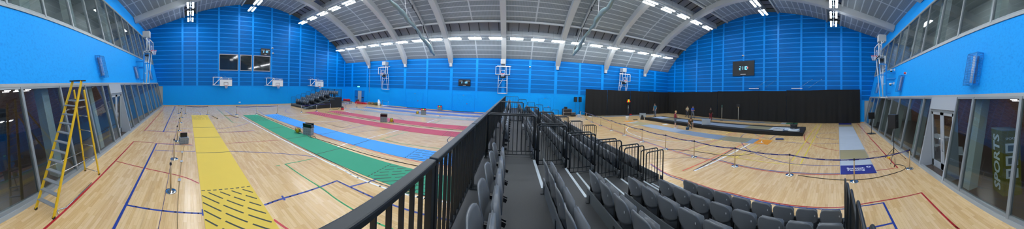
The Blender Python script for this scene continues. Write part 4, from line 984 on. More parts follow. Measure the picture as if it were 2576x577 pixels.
cable('black cable curving over the floor below the navy lettered piste end', [(8.35, 1.45, z), (8.12, .4, z), (7.98, -.4, z), (7.98, -1.3, z), (8.12, -2.0, z), (8.5, -2.95, z), (8.95, -3.2, z), (9.3, -2.9, z), (9.0, -2.7, z), (9.5, -2.9, z), (10.2, -3.1, z)])
cable('black cable lying across the floor inside the belt barrier', [(8.4, 8.7, z), (9.0, 7.9, z), (9.4, 6.7, z), (9.6, 5.5, z), (10.4, 4.6, z), (11.5, 4.2, z)], .01)
# tape squares, poles on the floor behind the pistes
tp = mat('grey_tape', 'a9b2bb', .5)
for i, (x, y) in enumerate(((-9.3, -.38), (-8.2, -.36), (-6.6, -.36))):
    b = B(tp); b.box(x - .09, x + .09, y - .05, y + .05, .024, .026); tag(b.build('tape_strip'), 'grey tape strip over the cable by the yellow piste, %s from the crate' % ORD[i], 'tape')
for i, (p, q, lab) in enumerate((((-19.6, 2.1), (-18.05, 2.42), 'brass barrier pole lying on the floor by the yellow piste end'), ((-19.8, 3.3), (-19.5, 4.05), 'brass barrier pole lying across the floor, before the green piste end'), ((-20.0, 3.9), (-18.2, 4.35), 'brass barrier pole lying slanted on the floor by the green piste'))):
    b = B(BRASS, True); b.tube([(*p, .04), (*q, .04)], .035, 8); b.use(BLACK, True); b.ball((*q, .04), .042, n=8); tag(b.build('barrier_pole'), lab, 'pole', 'poles lying on the floor')
# red vacuum cleaner
t = thing('vacuum_cleaner', 'red tub vacuum cleaner with black lid beside the farther pink piste end', 'vacuum cleaner', (-19.1, 17.6, 0), .4)
b = B(RED, True); b.lathe([(.001, .05), (.19, .05), (.2, .1), (.19, .26), (.185, .27)], n=20); b.build('tub', t); b = B(BLACK, True); b.lathe([(.19, .27), (.19, .3), (.15, .42), (.08, .47), (.001, .48)], n=20); b.build('lid', t)
for a in range(4): b = B(BLACK, True); b.ball((.16 * math.cos(a * PI/2), .16 * math.sin(a * PI/2), .04), .04, n=8); b.build('castor', t)
b = B(BLACK, True); b.tube([(-.1, 0, .4), (-.3, -.1, .3), (-.5, -.2, .08), (-.9, -.3, .03), (-1.3, -.2, .03)], .022, 8); b.build('hose', t)
# kit heaped by the far left door and corner
def lump(label, nm, x, y, sx, sy, sz, m, seed, cat, group, rz=0.):
    bm = bmesh.new(); bmesh.ops.create_icosphere(bm, subdivisions=3, radius=1); r = random.Random(seed); ph = [r.uniform(0, 6) for _ in range(6)]
    for v in bm.verts:
        c = v.co.copy(); k = 1 + .09 * math.sin(c.x * 4 + ph[0]) + .08 * math.sin(c.y * 5 + ph[1]) + .08 * math.sin(c.z * 6 + ph[2]); e = .45
        v.co = Vector((math.copysign(abs(c.x) ** e, c.x) * sx / 2 * k, math.copysign(abs(c.y) ** e, c.y) * sy / 2 * k, max(0., (math.copysign(abs(c.z) ** .6, c.z) * .5 + .5)) * sz * k))
    z0 = min(v.co.z for v in bm.verts)
    for v in bm.verts: v.co.z -= z0
    b = B(m, True); b.add_bm(bm); t = thing(nm, label, cat, (x, y, .0), rz, group); b.build('bag_body', t)
    s = B(m, True); s.tube([(-sx * .22, 0, sz * .93), (-sx * .18, 0, sz * 1.15), (sx * .18, 0, sz * 1.15), (sx * .22, 0, sz * .93)], .018, 6); s.build('carry_handle', t)
    for q in (-.25, .25): s = B(DARK); s.bar((sx * q, -sy * .4, sz * .88), (sx * q, sy * .4, sz * .88), .04, .02); s.build('strap', t)
    return t
KB = 'kit bags by the far door'
lump('long red kit bag on the floor nearest the small stand', 'kit_bag', -24.3, 26.0, 1.0, .5, .34, RED, 1, 'bag', KB, .2); lump('red kit bag in front of the far grey door', 'kit_bag', -23.4, 25.9, .9, .5, .3, RED, 2, 'bag', KB, -.2); lump('flat red kit bag third from the small stand', 'kit_bag', -22.6, 26.1, .8, .45, .26, RED, 3, 'bag', KB)
BR = mat('brown_bag', '8a6d4c', .8); OL = mat('olive_bag', '4e5a44', .8)
lump('dark brown bag leaning in the far grey doorway', 'kit_bag', -24.9, 26.55, .7, .4, .55, mat('dark_bag', '3c3530', .8), 4, 'bag', KB); lump('tan bag next to the red kit bags', 'kit_bag', -22.0, 26.4, .5, .4, .42, BR, 5, 'bag', KB); lump('tan bag beside the olive bag at the far wall', 'kit_bag', -21.4, 26.5, .45, .4, .38, BR, 6, 'bag', KB); lump('olive green bag lying at the foot of the far wall', 'kit_bag', -20.6, 26.5, .8, .5, .4, OL, 7, 'bag', KB); lump('small tan bag against the olive bag', 'kit_bag', -20.0, 26.55, .4, .35, .34, BR, 8, 'bag', KB)
lump('white crumpled cover standing at the foot of the far wall', 'floor_cover', -19.75, 26.1, .4, .35, .85, mat('white_cloth', 'e4e8ee', .7), 9, 'cover', None); 
b = B(MATS['white_cloth']); b.bev(-.5, .5, -.25, .25, .0, .06, .02, 2); o = b.build('folded_sheet'); o.location = (-18.95, 26.72, .0); tag(o, 'white flat sheet lying by the dark blue piste end', 'sheet')
t = thing('low_bench', 'low dark blue bench piled with red cloth beside the small stand', 'bench', (-25.6, 24.6, 0), 0); b = B(mat('bench_blue', '2b3d6a', .6)); b.bev(-1.1, 1.1, -.25, .25, .36, .42, .01); b.build('bench_top', t)
for x in (-.95, .95):
    for y in (-.18, .18): b = B(DARK); b.box(x - .03, x + .03, y - .03, y + .03, 0, .36); b.build('leg', t)
lump('red cloth bundle on the low bench, nearer the small stand', 'cloth_bundle', -26.1, 24.6, .7, .4, .3, RED, 10, 'cloth', 'red bundles on the bench').location.z = .42; lump('red cloth bundle on the low bench, nearer the far door', 'cloth_bundle', -25.2, 24.6, .8, .4, .34, RED, 11, 'cloth', 'red bundles on the bench').location.z = .42
# ---------------------------------------------------------------- loudspeakers, flight cases
def tripod(label, x, y, h, group, rz=0., r=.5):
    t = thing('speaker_stand', label, 'speaker stand', (x, y, 0), rz, group)
    p = B(BLACK, True); p.tube([(0, 0, .25), (0, 0, h * .6)], .02, 8); p.tube([(0, 0, h * .55), (0, 0, h)], .015, 8); p.build('pole', t); c = B(BLACK, True); c.lathe([(.03, -.04), (.035, 0), (.03, .04)], (0, 0, h * .58), 10); c.build('collar', t); c = B(BLACK, True); c.lathe([(.03, -.03), (.035, 0), (.03, .03)], (0, 0, .62), 10); c.build('leg_hub', t)
    for k in range(3):
        a = k * 2 * PI / 3 + .5; l = B(BLACK, True); l.tube([(0, 0, .62), (r * math.cos(a), r * math.sin(a), .02)], .013, 6); l.tube([(0, 0, .28), (r * .5 * math.cos(a), r * .5 * math.sin(a), .32)], .009, 6); o = l.build('leg', t); f = B(BLACK, True); f.ball((r * math.cos(a), r * math.sin(a), .024), .024, n=8); f.build('rubber_foot', o)
    return t
def speaker(label, x, y, z, rz, w, d, h, group):
    t = thing('loudspeaker', label, 'loudspeaker', (x, y, z), rz, group); b = B(BLACK); b.prism([(-w/2, -d/2, 0), (w/2, -d/2, 0), (w/2 * .72, d/2, 0), (-w/2 * .72, d/2, 0)], (0, 0, h)); b.build('cabinet', t)
    g = B(mat('speaker_grille', '1d2023', .7)); g.bev(-w/2 + .015, w/2 - .015, -d/2 - .012, -d/2, .02, h - .02, .005, 1); g.build('grille', t); k = B(DARK); k.box(-.06, .06, d/2 - .01, d/2 + .012, h * .5, h * .6); k.build('handle', t); c = B(BLACK, True); c.lathe([(.03, 0), (.03, -.04)], (0, 0, 0), 10); c.build('pole_socket', t)
    return t
tripod('black tripod stand under the far wall loudspeaker nearer the flight case', 8.45, 26.3, 1.9, 'speaker tripods'); speaker('black loudspeaker on tall stand by the far wall, nearer the flight case', 8.45, 26.3, 1.9, .25, .42, .34, .66, 'loudspeakers')
tripod('black tripod stand under the far wall loudspeaker nearer the drape', 9.12, 26.35, 1.9, 'speaker tripods'); speaker('black loudspeaker on tall stand by the far wall, beside the drape', 9.12, 26.35, 1.9, .5, .34, .34, .68, 'loudspeakers')
tripod('black tripod stand with spread legs by the glass wall', 10.0, -3.0, 1.62, 'speaker tripods', 0, .62); speaker('large black loudspeaker on tripod in front of the glass wall', 10.0, -3.0, 1.62, PI * .72, .42, .4, .68, 'loudspeakers')
t = thing('display_stand', 'black pole stand on a square base by the glass wall, beyond the tripod loudspeaker', 'display stand', (17.7, -3.3, 0), .3); b = B(BLACK); b.bev(-.32, .32, -.3, .3, 0, .03, .008); b.build('base_plate', t); b = B(DARK, True); b.tube([(0, 0, .03), (0, 0, 1.75)], .025, 8); b.build('pole', t); b = B(BLACK); b.bev(-.06, .06, -.3, .3, 1.3, 1.85, .02); b.build('display_back', t)
t = thing('tape_roll', 'yellow tape roll on the floor under the tripod loudspeaker', 'tape', (10.45, -2.85, 0)); b = B(YEL, True); b.lathe([(.05, 0), (.09, 0), (.09, .05), (.05, .05), (.05, 0)], n=16); b.build('roll', t)
t = thing('flight_case', 'black flight case with silver edges by the far wall', 'flight case', (7.3, 26.2, 0), .0); b = B(mat('case_black', '1c1c1e', .6)); b.box(-.55, .55, -.35, .35, .1, .95); b.build('body', t); b = B(STEEL)
for x in (-.55, .55):
    for y in (-.35, .35): b.box(x - .025, x + .025, y - .025, y + .025, .1, .95)
for z0 in (.1, .5, .93): b.box(-.57, .57, -.37, -.345, z0, z0 + .03); b.box(-.57, .57, .345, .37, z0, z0 + .03)
b.build('edge_trim', t)
for x in (-.45, .45):
    for y in (-.26, .26): b = B(BLACK, True); b.ball((x, y, .05), .05, n=8); b.build('castor', t)
t = thing('flight_case', 'small dark case on the floor next to the flight case', 'flight case', (8.05, 25.9, 0), .0); b = B(MATS['case_black']); b.bev(-.3, .3, -.25, .25, .02, .5, .015); b.build('body', t); b = B(STEEL); b.box(-.31, .31, -.262, -.245, .3, .33); b.box(-.31, .31, -.262, -.245, .48, .51); b.build('edge_trim', t)
b = B(BLACK); b.bev(-.2, .2, -.15, .15, 0, .28, .03); o = b.build('equipment_bag'); o.location = (7.1, 26.2, .95); tag(o, 'small black bag on top of the flight case', 'bag')
b = B(mat('pale_box', 'a4adb4', .6)); b.bev(-.22, .22, -.2, .2, 0, .36, .02); o = b.build('equipment_box'); o.location = (8.62, 24.9, 0); tag(o, 'pale grey box on the floor below the two loudspeakers', 'box')
# right floor and raised piste kit
t = thing('lamp_stand', 'score lamp on a pole by the far drape, red and yellow lights', 'score lamp', (16.5, 25.75, 0)); b = B(BLACK); b.bev(-.25, .25, -.2, .2, 0, .04, .01); b.build('base', t); b = B(STEEL, True); b.tube([(0, 0, .04), (0, 0, 1.45)], .035, 8); b.build('pole', t); b = B(BLACK); b.bev(-.3, .3, -.06, .06, 1.95, 2.38, .02); b.bar((0, 0, 1.4), (0, 0, 1.98), .03, .03); b.build('lamp_case', t)
for x0, x1, z0, z1, c, nm in ((-.28, -.08, 1.97, 2.15, 'ff2a10', 'red_lamp'), (.08, .28, 1.97, 2.15, 'ff2a10', 'red_lamp'), (-.15, .15, 2.2, 2.36, 'f0a814', 'yellow_lamp'), (-.06, .06, 1.98, 2.14, '4cff40', 'green_lamp')):
    b = B(mat('lamp2_' + c, c, .4, emit=1.1)); b.box(x0, x1, -.07, -.06, z0, z1); b.build(nm, t)
b = B(RED); b.bev(-.15, .15, -.1, .1, 0, .16, .02); o = b.build('toolbox'); o.location = (17.05, 25.9, 0); tag(o, 'small red box on the floor by the score lamp pole', 'toolbox')
t = thing('bucket', 'white plastic bucket on the floor beyond the orange piste end', 'bucket', (13.6, 21.4, 0)); b = B(WHITE, True); b.lathe([(.001, 0), (.16, 0), (.2, .38), (.21, .4), (.19, .4), (.15, .02)], n=18); b.build('tub', t); b = B(STEEL, True); b.tube([(-.2, 0, .36), (-.14, .02, .22), (0, .03, .17), (.14, .02, .22), (.2, 0, .36)], .006, 5); b.build('handle', t)
b = B(MATS['display_black']); b.bev(-.3, .3, -.08, .08, 0, .06, .01); o = b.build('timing_unit'); o.location = (14.5, 20.9, 0); tag(o, 'flat black box on the floor beside the white bucket', 'scoring panel')
b = B(mat('device_blue', '39466e', .5)); b.bev(-.14, .14, -.3, .3, 0, .1, .02); o = b.build('timing_unit'); o.location = (14.9, 4.0, 0); o.rotation_euler = (0, 0, .3); tag(o, 'flat blue-grey device on the floor past the orange piste end', 'scoring panel')
def metal_table(label, x, y, z, rz, group='folded grey panels'):
    t = thing('scoring_table', label, 'table', (x, y, z), rz, group); b = B(mat('table_grey', '98a5b1', .45, .2)); b.bev(-.42, .42, -.02, .02, .05, .55, .01); b.build('front_panel', t); b = B(MATS['table_grey']); b.box(-.42, -.38, 0, .4, 0, .5); b.build('side_panel', t); b = B(MATS['table_grey']); b.box(.38, .42, 0, .4, 0, .5); b.build('side_panel', t)
    b = B(MATS['table_grey']); b.box(-.44, .44, -.03, .42, .55, .58); b.build('table_top', t)
metal_table('grey metal table behind the raised piste, by the man in teal', 16.9, 22.6, 0, -.5); metal_table('grey metal table on the raised piste beside the crouching man', 16.4, 11.7, .316, -.95)
t = thing('floor_monitor', 'black wedge with grey back at the far end of the raised piste', 'monitor', (15.6, 20.95, 0), .9); b = B(BLACK); b.prism([(-.3, -.25, 0), (-.3, .25, 0), (-.3, .1, .55), (-.3, -.1, .5)], (.6, 0, 0)); b.build('case', t); b = B(GREYB); b.prism([(-.31, .27, .02), (-.31, .3, .02), (-.31, .13, .56), (-.31, .1, .56)], (.62, 0, 0)); b.build('back_panel', t)
def pole_stand(label, x, y, h, top, rz):
    t = thing('pole_stand', label, 'pole', (x, y, 0), rz, 'poles before the end wall drape'); b = B(BLACK); b.bev(-.15, .15, -.15, .15, 0, .03, .01); b.build('base', t); b = B(mat('pole_pale', 'c9c4b4', .4), True); b.tube([(0, 0, .03), (0, 0, h)], .035, 8); b.build('pole', t)
    if top == 'sign': b = B(BLACK); b.bev(-.3, .3, -.05, .05, h, h + .45, .02); b.build('display', t); b = B(mat('sign_amber', 'a87a28', .5)); b.box(-.1, .1, -.06, -.05, h + .0, h + .06); b.build('amber_strip', t)
    else: b = B(mat('pole_green', '4f8f86', .5), True); b.tube([(0, 0, h), (0, 0, h + .35)], .04, 8); b.build('green_top', t)
pole_stand('pale pole with green top standing before the end wall drape', 23.0, 13.9, 1.7, None, 0); pole_stand('pale pole with black display box standing before the end wall drape', 24.6, 12.3, 1.75, 'sign', -PI/2)
for i, (x, y, lab) in enumerate(((16.9, 4.6, 'clear plastic wrapped bundle on the near end of the raised piste'), (16.95, 3.3, 'white plastic wrapped bundle at the corner of the raised piste'))):
    lump(lab, 'wrapped_bundle', x, y, .5, .95, .2, mat('clear_wrap', 'b9c4cf', .2), 20 + i, 'bundle', 'bundles on the raised piste').location.z = .316
lump('black bag on the near end of the raised piste', 'kit_bag', 18.4, 3.6, .5, .6, .45, BLACK, 25, 'bag', None).location.z = .316
b = B(mat('blue_tool', '1f4a6a', .5)); b.bev(-.14, .14, -.1, .1, 0, .22, .02); b.tube([(-.1, 0, .2), (0, 0, .3), (.1, 0, .2)], .012, 6); o = b.build('power_tool'); o.location = (14.6, 12.55, 0); tag(o, 'blue toolbox on the floor beside the crouching man', 'toolbox')
b = B(MATS['white_cloth']); b.bev(-.3, .3, -.18, .18, 0, .03, .01); o = b.build('paper_sheet'); o.location = (15.2, 16.2, 0); tag(o, 'white sheet on the floor by the raised piste skirt', 'sheet')
# ---------------------------------------------------------------- basketball hoops
def ring_net(t, x, z, s=1.):
    r = B(mat('ring_red', 'd8342c', .4), True); r.tube([(x + .26 * s + .23 * s * math.cos(a * PI / 10), .23 * s * math.sin(a * PI / 10), z) for a in range(20)], .014 * s, 6, True); r.box(x - .02, x + .06, -.08, .08, z - .07, z + .02); o = r.build('rim', t)
    n = B(WHITE, True)
    for k in range(12):
        a0 = k * PI / 6
        for sg in (-1, 1):
            n.tube([(x + .26 * s + .22 * s * (1 - .42 * q) * math.cos(a0 + sg * q * .55), .22 * s * (1 - .42 * q) * math.sin(a0 + sg * q * .55), z - .42 * s * q) for q in (0, .33, .66, 1)], .006 * s, 4)
    n.build('net', o)
def comp_hoop(label, loc, rz, zb, zr, group='competition hoops folded on the walls', lean=.12):
    """wall plane at local x = 0, hall at +x; zb foot of the frame, zr rim height"""
    t = thing('basketball_hoop', label, 'basketball hoop', loc, rz, group); f = B(WHITE, True); r = .035; ht = zr - .1; d = .55
    xf = lambda z: .14 + lean * (z - zb)
    for y in (-.62, .62):
        f.tube([(xf(zb), y, zb), (xf(ht), y * .92, ht)], r, 8); f.tube([(xf(zb) + .3, y * .95, zb + .05), (xf(ht) + d, y * .85, ht)], r, 8); f.tube([(xf(ht), y * .92, ht), (xf(ht) + d, y * .85, ht)], r * .8, 6); f.tube([(xf(zb), y, zb), (xf(zb) + .3, y * .95, zb + .05)], r * .8, 6)
        f.tube([(0.02, y, zb + .03), (xf(zb), y, zb)], r, 6)
    for k in (0, .34, .7, 1):
        z = zb + (ht - zb) * k; f.tube([(xf(z), -.6, z), (xf(z), .6, z)], r * .8, 6)
    z = zb + .05; f.tube([(xf(zb) + .3, -.6, z), (xf(zb) + .3, .6, z)], r * .8, 6); f.tube([(xf(zb + .9), -.55, zb + .9), (xf(ht), .3, ht)], r * .8, 6); f.build('lattice_frame', t)
    xb = xf(ht) + d + .06
    g = B(CLEAR); g.box(xb, xb + .02, -.88, .88, zr - .13, zr + .9); g.build('backboard', t)
    w = B(WHITE)
    for a, b2, c, e in ((-.92, -.86, zr - .16, zr + .93), (.86, .92, zr - .16, zr + .93)): w.box(xb - .02, xb + .04, a, b2, c, e)
    w.box(xb - .02, xb + .04, -.92, .92, zr + .87, zr + .93); w.box(xb - .02, xb + .04, -.92, .92, zr - .16, zr - .1)
    for y in (-.45, .45): w.box(xb - .05, xb - .01, y - .03, y + .03, zr - .1, zr + .9)
    for a, b2, c, e in ((-.3, -.25, zr, zr + .45), (.25, .3, zr, zr + .45), (-.3, .3, zr + .4, zr + .45), (-.3, .3, zr, zr + .05)): w.box(xb + .02, xb + .03, a, b2, c, e)
    w.build('board_frame', t)
    k = B(BLACK); k.box(xb - .03, xb + .05, -.94, .94, zr - .22, zr - .15); k.build('edge_padding', t)
    bx = B(DARK); bx.bev(xf(ht) + .05, xf(ht) + .4, -.35, .35, zr - .55, zr - .25, .02); bx.build('counterweight', t)
    u = B(WHITE, True)
    for y in (-.28, .28): u.tube([(xf(ht) + .2, y, ht), (xf(ht) + .25, y, zr + 1.25)], .035, 8)
    u.tube([(xf(ht) + .25, -.75, zr + 1.0), (xf(ht) + .25, 1.05, zr + 1.0)], .04, 8); u.build('upper_arm', t)
    m = B(mat('motor_grey', 'b3b8bb', .4)); m.bev(.02, .5 + xf(ht), -.32, .32, zr + 1.25, zr + 1.85, .03); m.build('winch_box', t)
    ring_net(t, xb + .02, zr)
    return t
comp_hoop('white folded competition hoop on the far wall, above the grey and blue pistes', (-19.0, 26.96, 0), -PI/2, 2.65, 5.2); comp_hoop('white folded competition hoop at the middle of the far wall', (-1.25, 26.96, 0), -PI/2, 2.7, 5.25); comp_hoop('white folded competition hoop on the far wall above the black drape', (15.9, 26.96, 0), -PI/2, 2.65, 5.2)
comp_hoop('white folded hoop with glass board on the near wall towards the windowed end wall', (-19.6, yw(3.1), 0), PI/2, 3.12, 6.35, lean=.02); comp_hoop('white folded hoop with glass board on the near wall towards the draped end wall', (17.4, yw(3.1), 0), PI/2, 3.12, 6.8, lean=.02)
def practice(label, loc, rz, group='practice hoops on the end walls'):
    t = thing('basketball_hoop', label, 'basketball hoop', loc, rz, group); f = B(WHITE); x = .75; z0, z1 = 2.92, 4.0       # local +x into the hall, +y to its left
    for y0 in (.55, 1.75): f.bar((.02, y0, z0), (x, y0, z0), .07, .07); f.bar((.02, y0, z1), (x, y0, z1), .07, .07)
    for a, b2 in (((x, .55, z0), (x, 1.75, z0)), ((x, .55, z1), (x, 1.75, z1)), ((x, 1.75, z0), (x, 1.75, z1)), ((x, .55, z0), (x, .55, z1)), ((x, 1.7, z0), (x, .6, z1)), ((x, .6, z1 - .12), (x, -.8, z1 - .12)), ((x, .5, 3.3), (x, -.4, 3.3)), ((x, -.4, z1 - .12), (x, -.4, 3.3))): f.bar(a, b2, .075, .075, (1, 0, 0))
    f.build('bracket_frame', t); b = B(WHITE); b.bev(x + .05, x + .09, -.88, .88, 2.76, 3.72, .01); o = b.build('backboard', t); k = B(BLACK)
    for a, b2, c, e in ((-.3, -.26, 2.86, 3.3), (.26, .3, 2.86, 3.3), (-.3, .3, 3.26, 3.3), (-.3, .3, 2.86, 2.9)): k.box(x + .09, x + .094, a, b2, c, e)
    for a, b2, c, e in ((-.88, .88, 2.76, 2.79), (-.88, .88, 3.69, 3.72), (-.88, -.85, 2.76, 3.72), (.85, .88, 2.76, 3.72)): k.box(x + .09, x + .093, a, b2, c, e)
    k.build('board_marking', o); ring_net(t, x + .09, 2.88, .95)
    for y0 in (1.7, .55): s = B(STEEL, True); s.tube([(x, y0 - .6, z1), (.03, y0, z1 + .45)], .012, 5); s.build('stay_rod', t)
    return t
# mirrored so that the bracket lies towards the near wall
for nm, y in (('nearest the near wall', 4.85), ('middle of three', 12.57), ('above the small stand', 20.15)):
    o = practice('white practice board on the windowed end wall, ' + nm, (XL, y, 0), 0)
    for ch in o.children: ch.scale = (1, 1, 1)
    o.scale = (1, -1, 1)
for nm, y in (('nearest the glass wall', 4.6), ('farther along the wall', 10.4)):
    t = thing('hoop_bracket', 'white hoop bracket end and stays above the end wall drape, ' + nm, 'basketball hoop bracket', (XR, y, 0), PI, 'brackets above the end wall drape'); f = B(WHITE); f.bar((.3, -.7, 4.3), (.3, .7, 4.3), .07, .07); f.bar((.02, -.6, 4.3), (.3, -.6, 4.3), .06, .06); f.bar((.02, .6, 4.3), (.3, .6, 4.3), .06, .06); f.build('bracket_bar', t)
    for q in (.3, 1.5): s = B(STEEL, True); s.tube([(.3, q, 4.35), (.03, q + 1.6, 5.45)], .014, 5); s.ball((.05, q + 1.6, 5.45), .05, n=6); s.build('stay_rod', t)
BLU = mat('bracket_blue', '1487d8', .4)
for lab, x in (('left', -18.6), ('right', 16.2)):
    t = thing('hoop_bracket', 'blue steel hoop bracket by the white hoop nearer the %s end wall' % {'left': 'windowed', 'right': 'draped'}[lab], 'basketball hoop bracket', (x, yw(3.3), 0), PI/2, 'blue brackets on the near wall'); f = B(BLU)
    for z in (3.5, 4.6, 5.2): f.bar((-.42, 0, z), (.35, 0, z), .09, .09)
    f.bar((.35, 0, 3.3), (.35, 0, 5.7), .12, .12); f.build('post', t); g = B(BLU)
    for a, b2 in (((.35, 0, 5.0), (.9, 0, 5.0)), ((.9, 0, 5.0), (.9, 0, 5.9)), ((.35, 0, 5.9), (.9, 0, 5.9)), ((.35, 0, 5.5), (.35, 0, 5.9)), ((.38, 0, 4.7), (-.3, .5, 4.7)), ((-.3, .5, 4.7), (-.3, 0, 4.7))): g.bar(a, b2, .07, .07)
    g.build('folding_arm', t)
# ---------------------------------------------------------------- scoreboards
DIG = {'0': 'abcdef', '1': 'bc', '2': 'abged', '9': 'abcdfg', '8': 'abcdefg', '3': 'abgcd', '4': 'fgbc', '5': 'afgcd'}
LEDB = mat('led_blue', '7fd4ff', .4, emit=1.3); LEDR = mat('led_red', 'ff4a38', .4, emit=2)
def scoreboard(label, loc, rz, w, h, digits, teams, dsz):
    t = thing('scoreboard', label, 'scoreboard', loc, rz, 'electronic scoreboards'); b = B(mat('board_black', '14181d', .35)); b.bev(0.02, .14, -w/2, w/2, -h/2, h/2, .015); b.build('case', t)
    y = -dsz * .62 * (len(digits) - 1) / 2; X = .142       # seen from +x looking to -x: local +y is to the right after mirror below
    for ch in digits:
        d = B(LEDB)
        if ch == ':': d.box(X, X + .006, -y - .02, -y + .02, .03, .07); d.box(X, X + .006, -y - .02, -y + .02, -.09, -.05)
        elif ch != ' ':
            u, v, q = dsz * .22, dsz * .45, dsz * .05; S = {'a': (-u, u, v - q, v + q), 'g': (-u, u, -q, q), 'd': (-u, u, -v - q, -v + q), 'f': (-u - q, -u + q, 0, v), 'b': (u - q, u + q, 0, v), 'e': (-u - q, -u + q, -v, 0), 'c': (u - q, u + q, -v, 0)}
            for s in DIG[ch]: y0, y1, z0, z1 = S[s]; d.box(X, X + .006, y + y0, y + y1, z0 + h * .02, z1 + h * .02)
        y += dsz * .62
        if d.v: d.build('digit', t)
    if digits == '2110': r = B(LEDR); r.box(X, X + .006, dsz * 1.3, dsz * 1.45, -.05, .18); r.build('red_digit', t)
    for s, q in teams: text('lettering', s, h * .17, frame((X + .002, q, h * .23), (0, 1, 0), (0, 0, 1)), MATS['line_w'], t, .002)
    m = B(MATS['line_w']); m.box(X - .004, X + .002, -w * .12, w * .12, -h * .42, -h * .38); m.build('maker_strip', t); c = B(DARK); c.box(0, .03, -w * .3, w * .3, -h * .3, h * .3); c.build('wall_mount', t); return t
scoreboard('black scoreboard lettered HOME and GUESTS above the viewing windows', (XL, 10.85, 7.85), 0, 1.46, 1.0, '2 109', (('HOME', -.4), ('GUESTS', .38)), .25)
scoreboard('black scoreboard lettered HOME and GUESTS on the far wall', (-6.4, YF, 3.98), -PI/2, 1.65, .9, '2 1109', (('HOME', -.48), ('GUESTS', .45)), .22)
scoreboard('large black scoreboard reading 2110 high above the drape', (XR, 12.1, 7.1), PI, 3.3, 2.05, '2110', (), .5)
# ---------------------------------------------------------------- small fittings
def cctv(label, loc, rz):
    t = thing('security_camera', label, 'security camera', loc, rz, 'cameras on the walls'); b = B(WHITE); b.box(.0, .04, -.08, .08, -.1, .1); b.bar((.03, 0, 0), (.3, 0, .02), .05, .05); b.build('bracket', t); b = B(WHITE, True); b.lathe([(.001, .06), (.1, .05), (.12, 0), (.11, -.08)], (.32, 0, -.02), 14); b.build('housing', t); b = B(BLACK, True); b.ball((.32, 0, -.1), .1, (1, 1, .9), 10); b.build('lens_dome', t)
cctv('white camera above the viewing window scoreboard', (XL, 11.9, 8.5), 0); cctv('lower white camera beside the viewing window scoreboard', (XL, 12.0, 7.75), 0); cctv('white camera on the far wall near the middle hoop', (2.25, YF, 6.35), -PI/2); cctv('white camera above the large scoreboard', (XR, 12.1, 8.9), PI)
cctv('white camera under the near wall window by a blue bracket', (16.6, yw(5.5), 5.5), PI/2); cctv('lower white camera by the blue bracket post', (15.9, yw(4.3), 4.3), PI/2)
WM = mesh_mat('wire_mesh', '1b78c2', .06, .22)
def caged(label, x, zc):
    t = thing('caged_light', label, 'wall light', (x, yw(zc) + .02, zc), 0, 'caged lights on the near wall'); hh = .58; off = lambda z: -SL * z
    P = lambda x_, z, o: (x_, off(z) + o, z)
    w = B(WM)
    for o in (.3,): w.poly([P(-.27, -hh, o), P(.27, -hh, o), P(.27, hh, o), P(-.27, hh, o)])
    for s in (-.27, .27): w.poly([P(s, -hh, 0), P(s, -hh, .3), P(s, hh, .3), P(s, hh, 0)])
    for z in (-hh, hh): w.poly([P(-.27, z, 0), P(.27, z, 0), P(.27, z, .3), P(-.27, z, .3)])
    w.build('wire_cage', t); f = B(BLU)
    for s in (-.27, .27):
        for o in (0.01, .3): f.bar(P(s, -hh, o), P(s, hh, o), .02, .02)
        for z in (-hh, hh): f.bar(P(s, z, 0), P(s, z, .3), .02, .02)
    for z in (-hh, hh): f.bar(P(-.27, z, .3), P(.27, z, .3), .02, .02)
    f.build('cage_frame', t); b = B(mat('lamp_white', 'd8dde2', .4), True); b.tube([P(0, -hh + .1, .14), P(0, hh - .1, .14)], .075, 10); b.build('lamp_tube', t); b = B(GREYB); b.bar(P(0, -hh + .08, .03), P(0, hh - .08, .03), .12, .06); b.build('lamp_back', t)
for lab, x in (('first past the stepladder', -10.1), ('second past the stepladder', -17.4), ('third past the stepladder', -23.9)): caged('blue caged light on the near wall, ' + lab, x, 4.12)
for lab, x in (('nearest the lettered totem', 5.7), ('under the red beacon', 13.8), ('behind the hoop past the beacon', 21.5)): caged('blue caged light on the near wall, ' + lab, x, 4.15)
t = thing('alarm_beacon', 'small red alarm beacon above a caged light on the near wall', 'beacon', (13.4, yw(4.85), 4.85)); b = B(RED, True); b.lathe([(.001, -.05), (.09, -.05), (.09, 0), (.07, .08), (.001, .1)], (0, .1, 0), 14); b.build('beacon_lens', t); b = B(WHITE); b.box(-.08, .08, -.02, .08, -.1, .06); b.build('base', t)
t = thing('exit_sign', 'green lit exit sign above the far door', 'exit sign', (-25.1, YF, 2.95), -PI/2); b = B(WHITE); b.box(0, .06, -.26, .26, -.1, .1); b.build('case', t); b = B(mat('exit_green', '3fd59a', .4, emit=2.)); b.box(.06, .065, -.24, .24, -.08, .08); b.build('lit_panel', t); b = B(MATS['line_w']); b.ball((.068, .05, .045), .018, (.3, 1, 1), 8); b.bar((.068, .04, .03), (.068, -.0, -.02), .006, .03, (1, 0, 0)); b.bar((.068, -.0, -.02), (.068, .05, -.06), .006, .02, (1, 0, 0)); b.bar((.068, -.0, -.02), (.068, -.06, -.06), .006, .02, (1, 0, 0)); b.box(.065, .07, -.19, -.1, -.07, .06); b.build('running_figure', t)
b = B(mat('pale_pipe', '9db8d0', .5), True); b.tube([(-22.55, YF - .05, 2.0), (-22.55, YF - .05, 6.0)], .03, 8); tag(b.build('conduit_pipe'), 'thin white pipe down the far wall by the exit sign', 'pipe')
for i, (X, y, zz, lab) in enumerate(((XL, 7.0, .45, 'white wall socket low on the windowed end wall'), )):
    b = B(WHITE); b.box(X, X + .05, y - .14, y + .14, zz - .07, zz + .07); tag(b.build('wall_socket'), lab, 'socket')
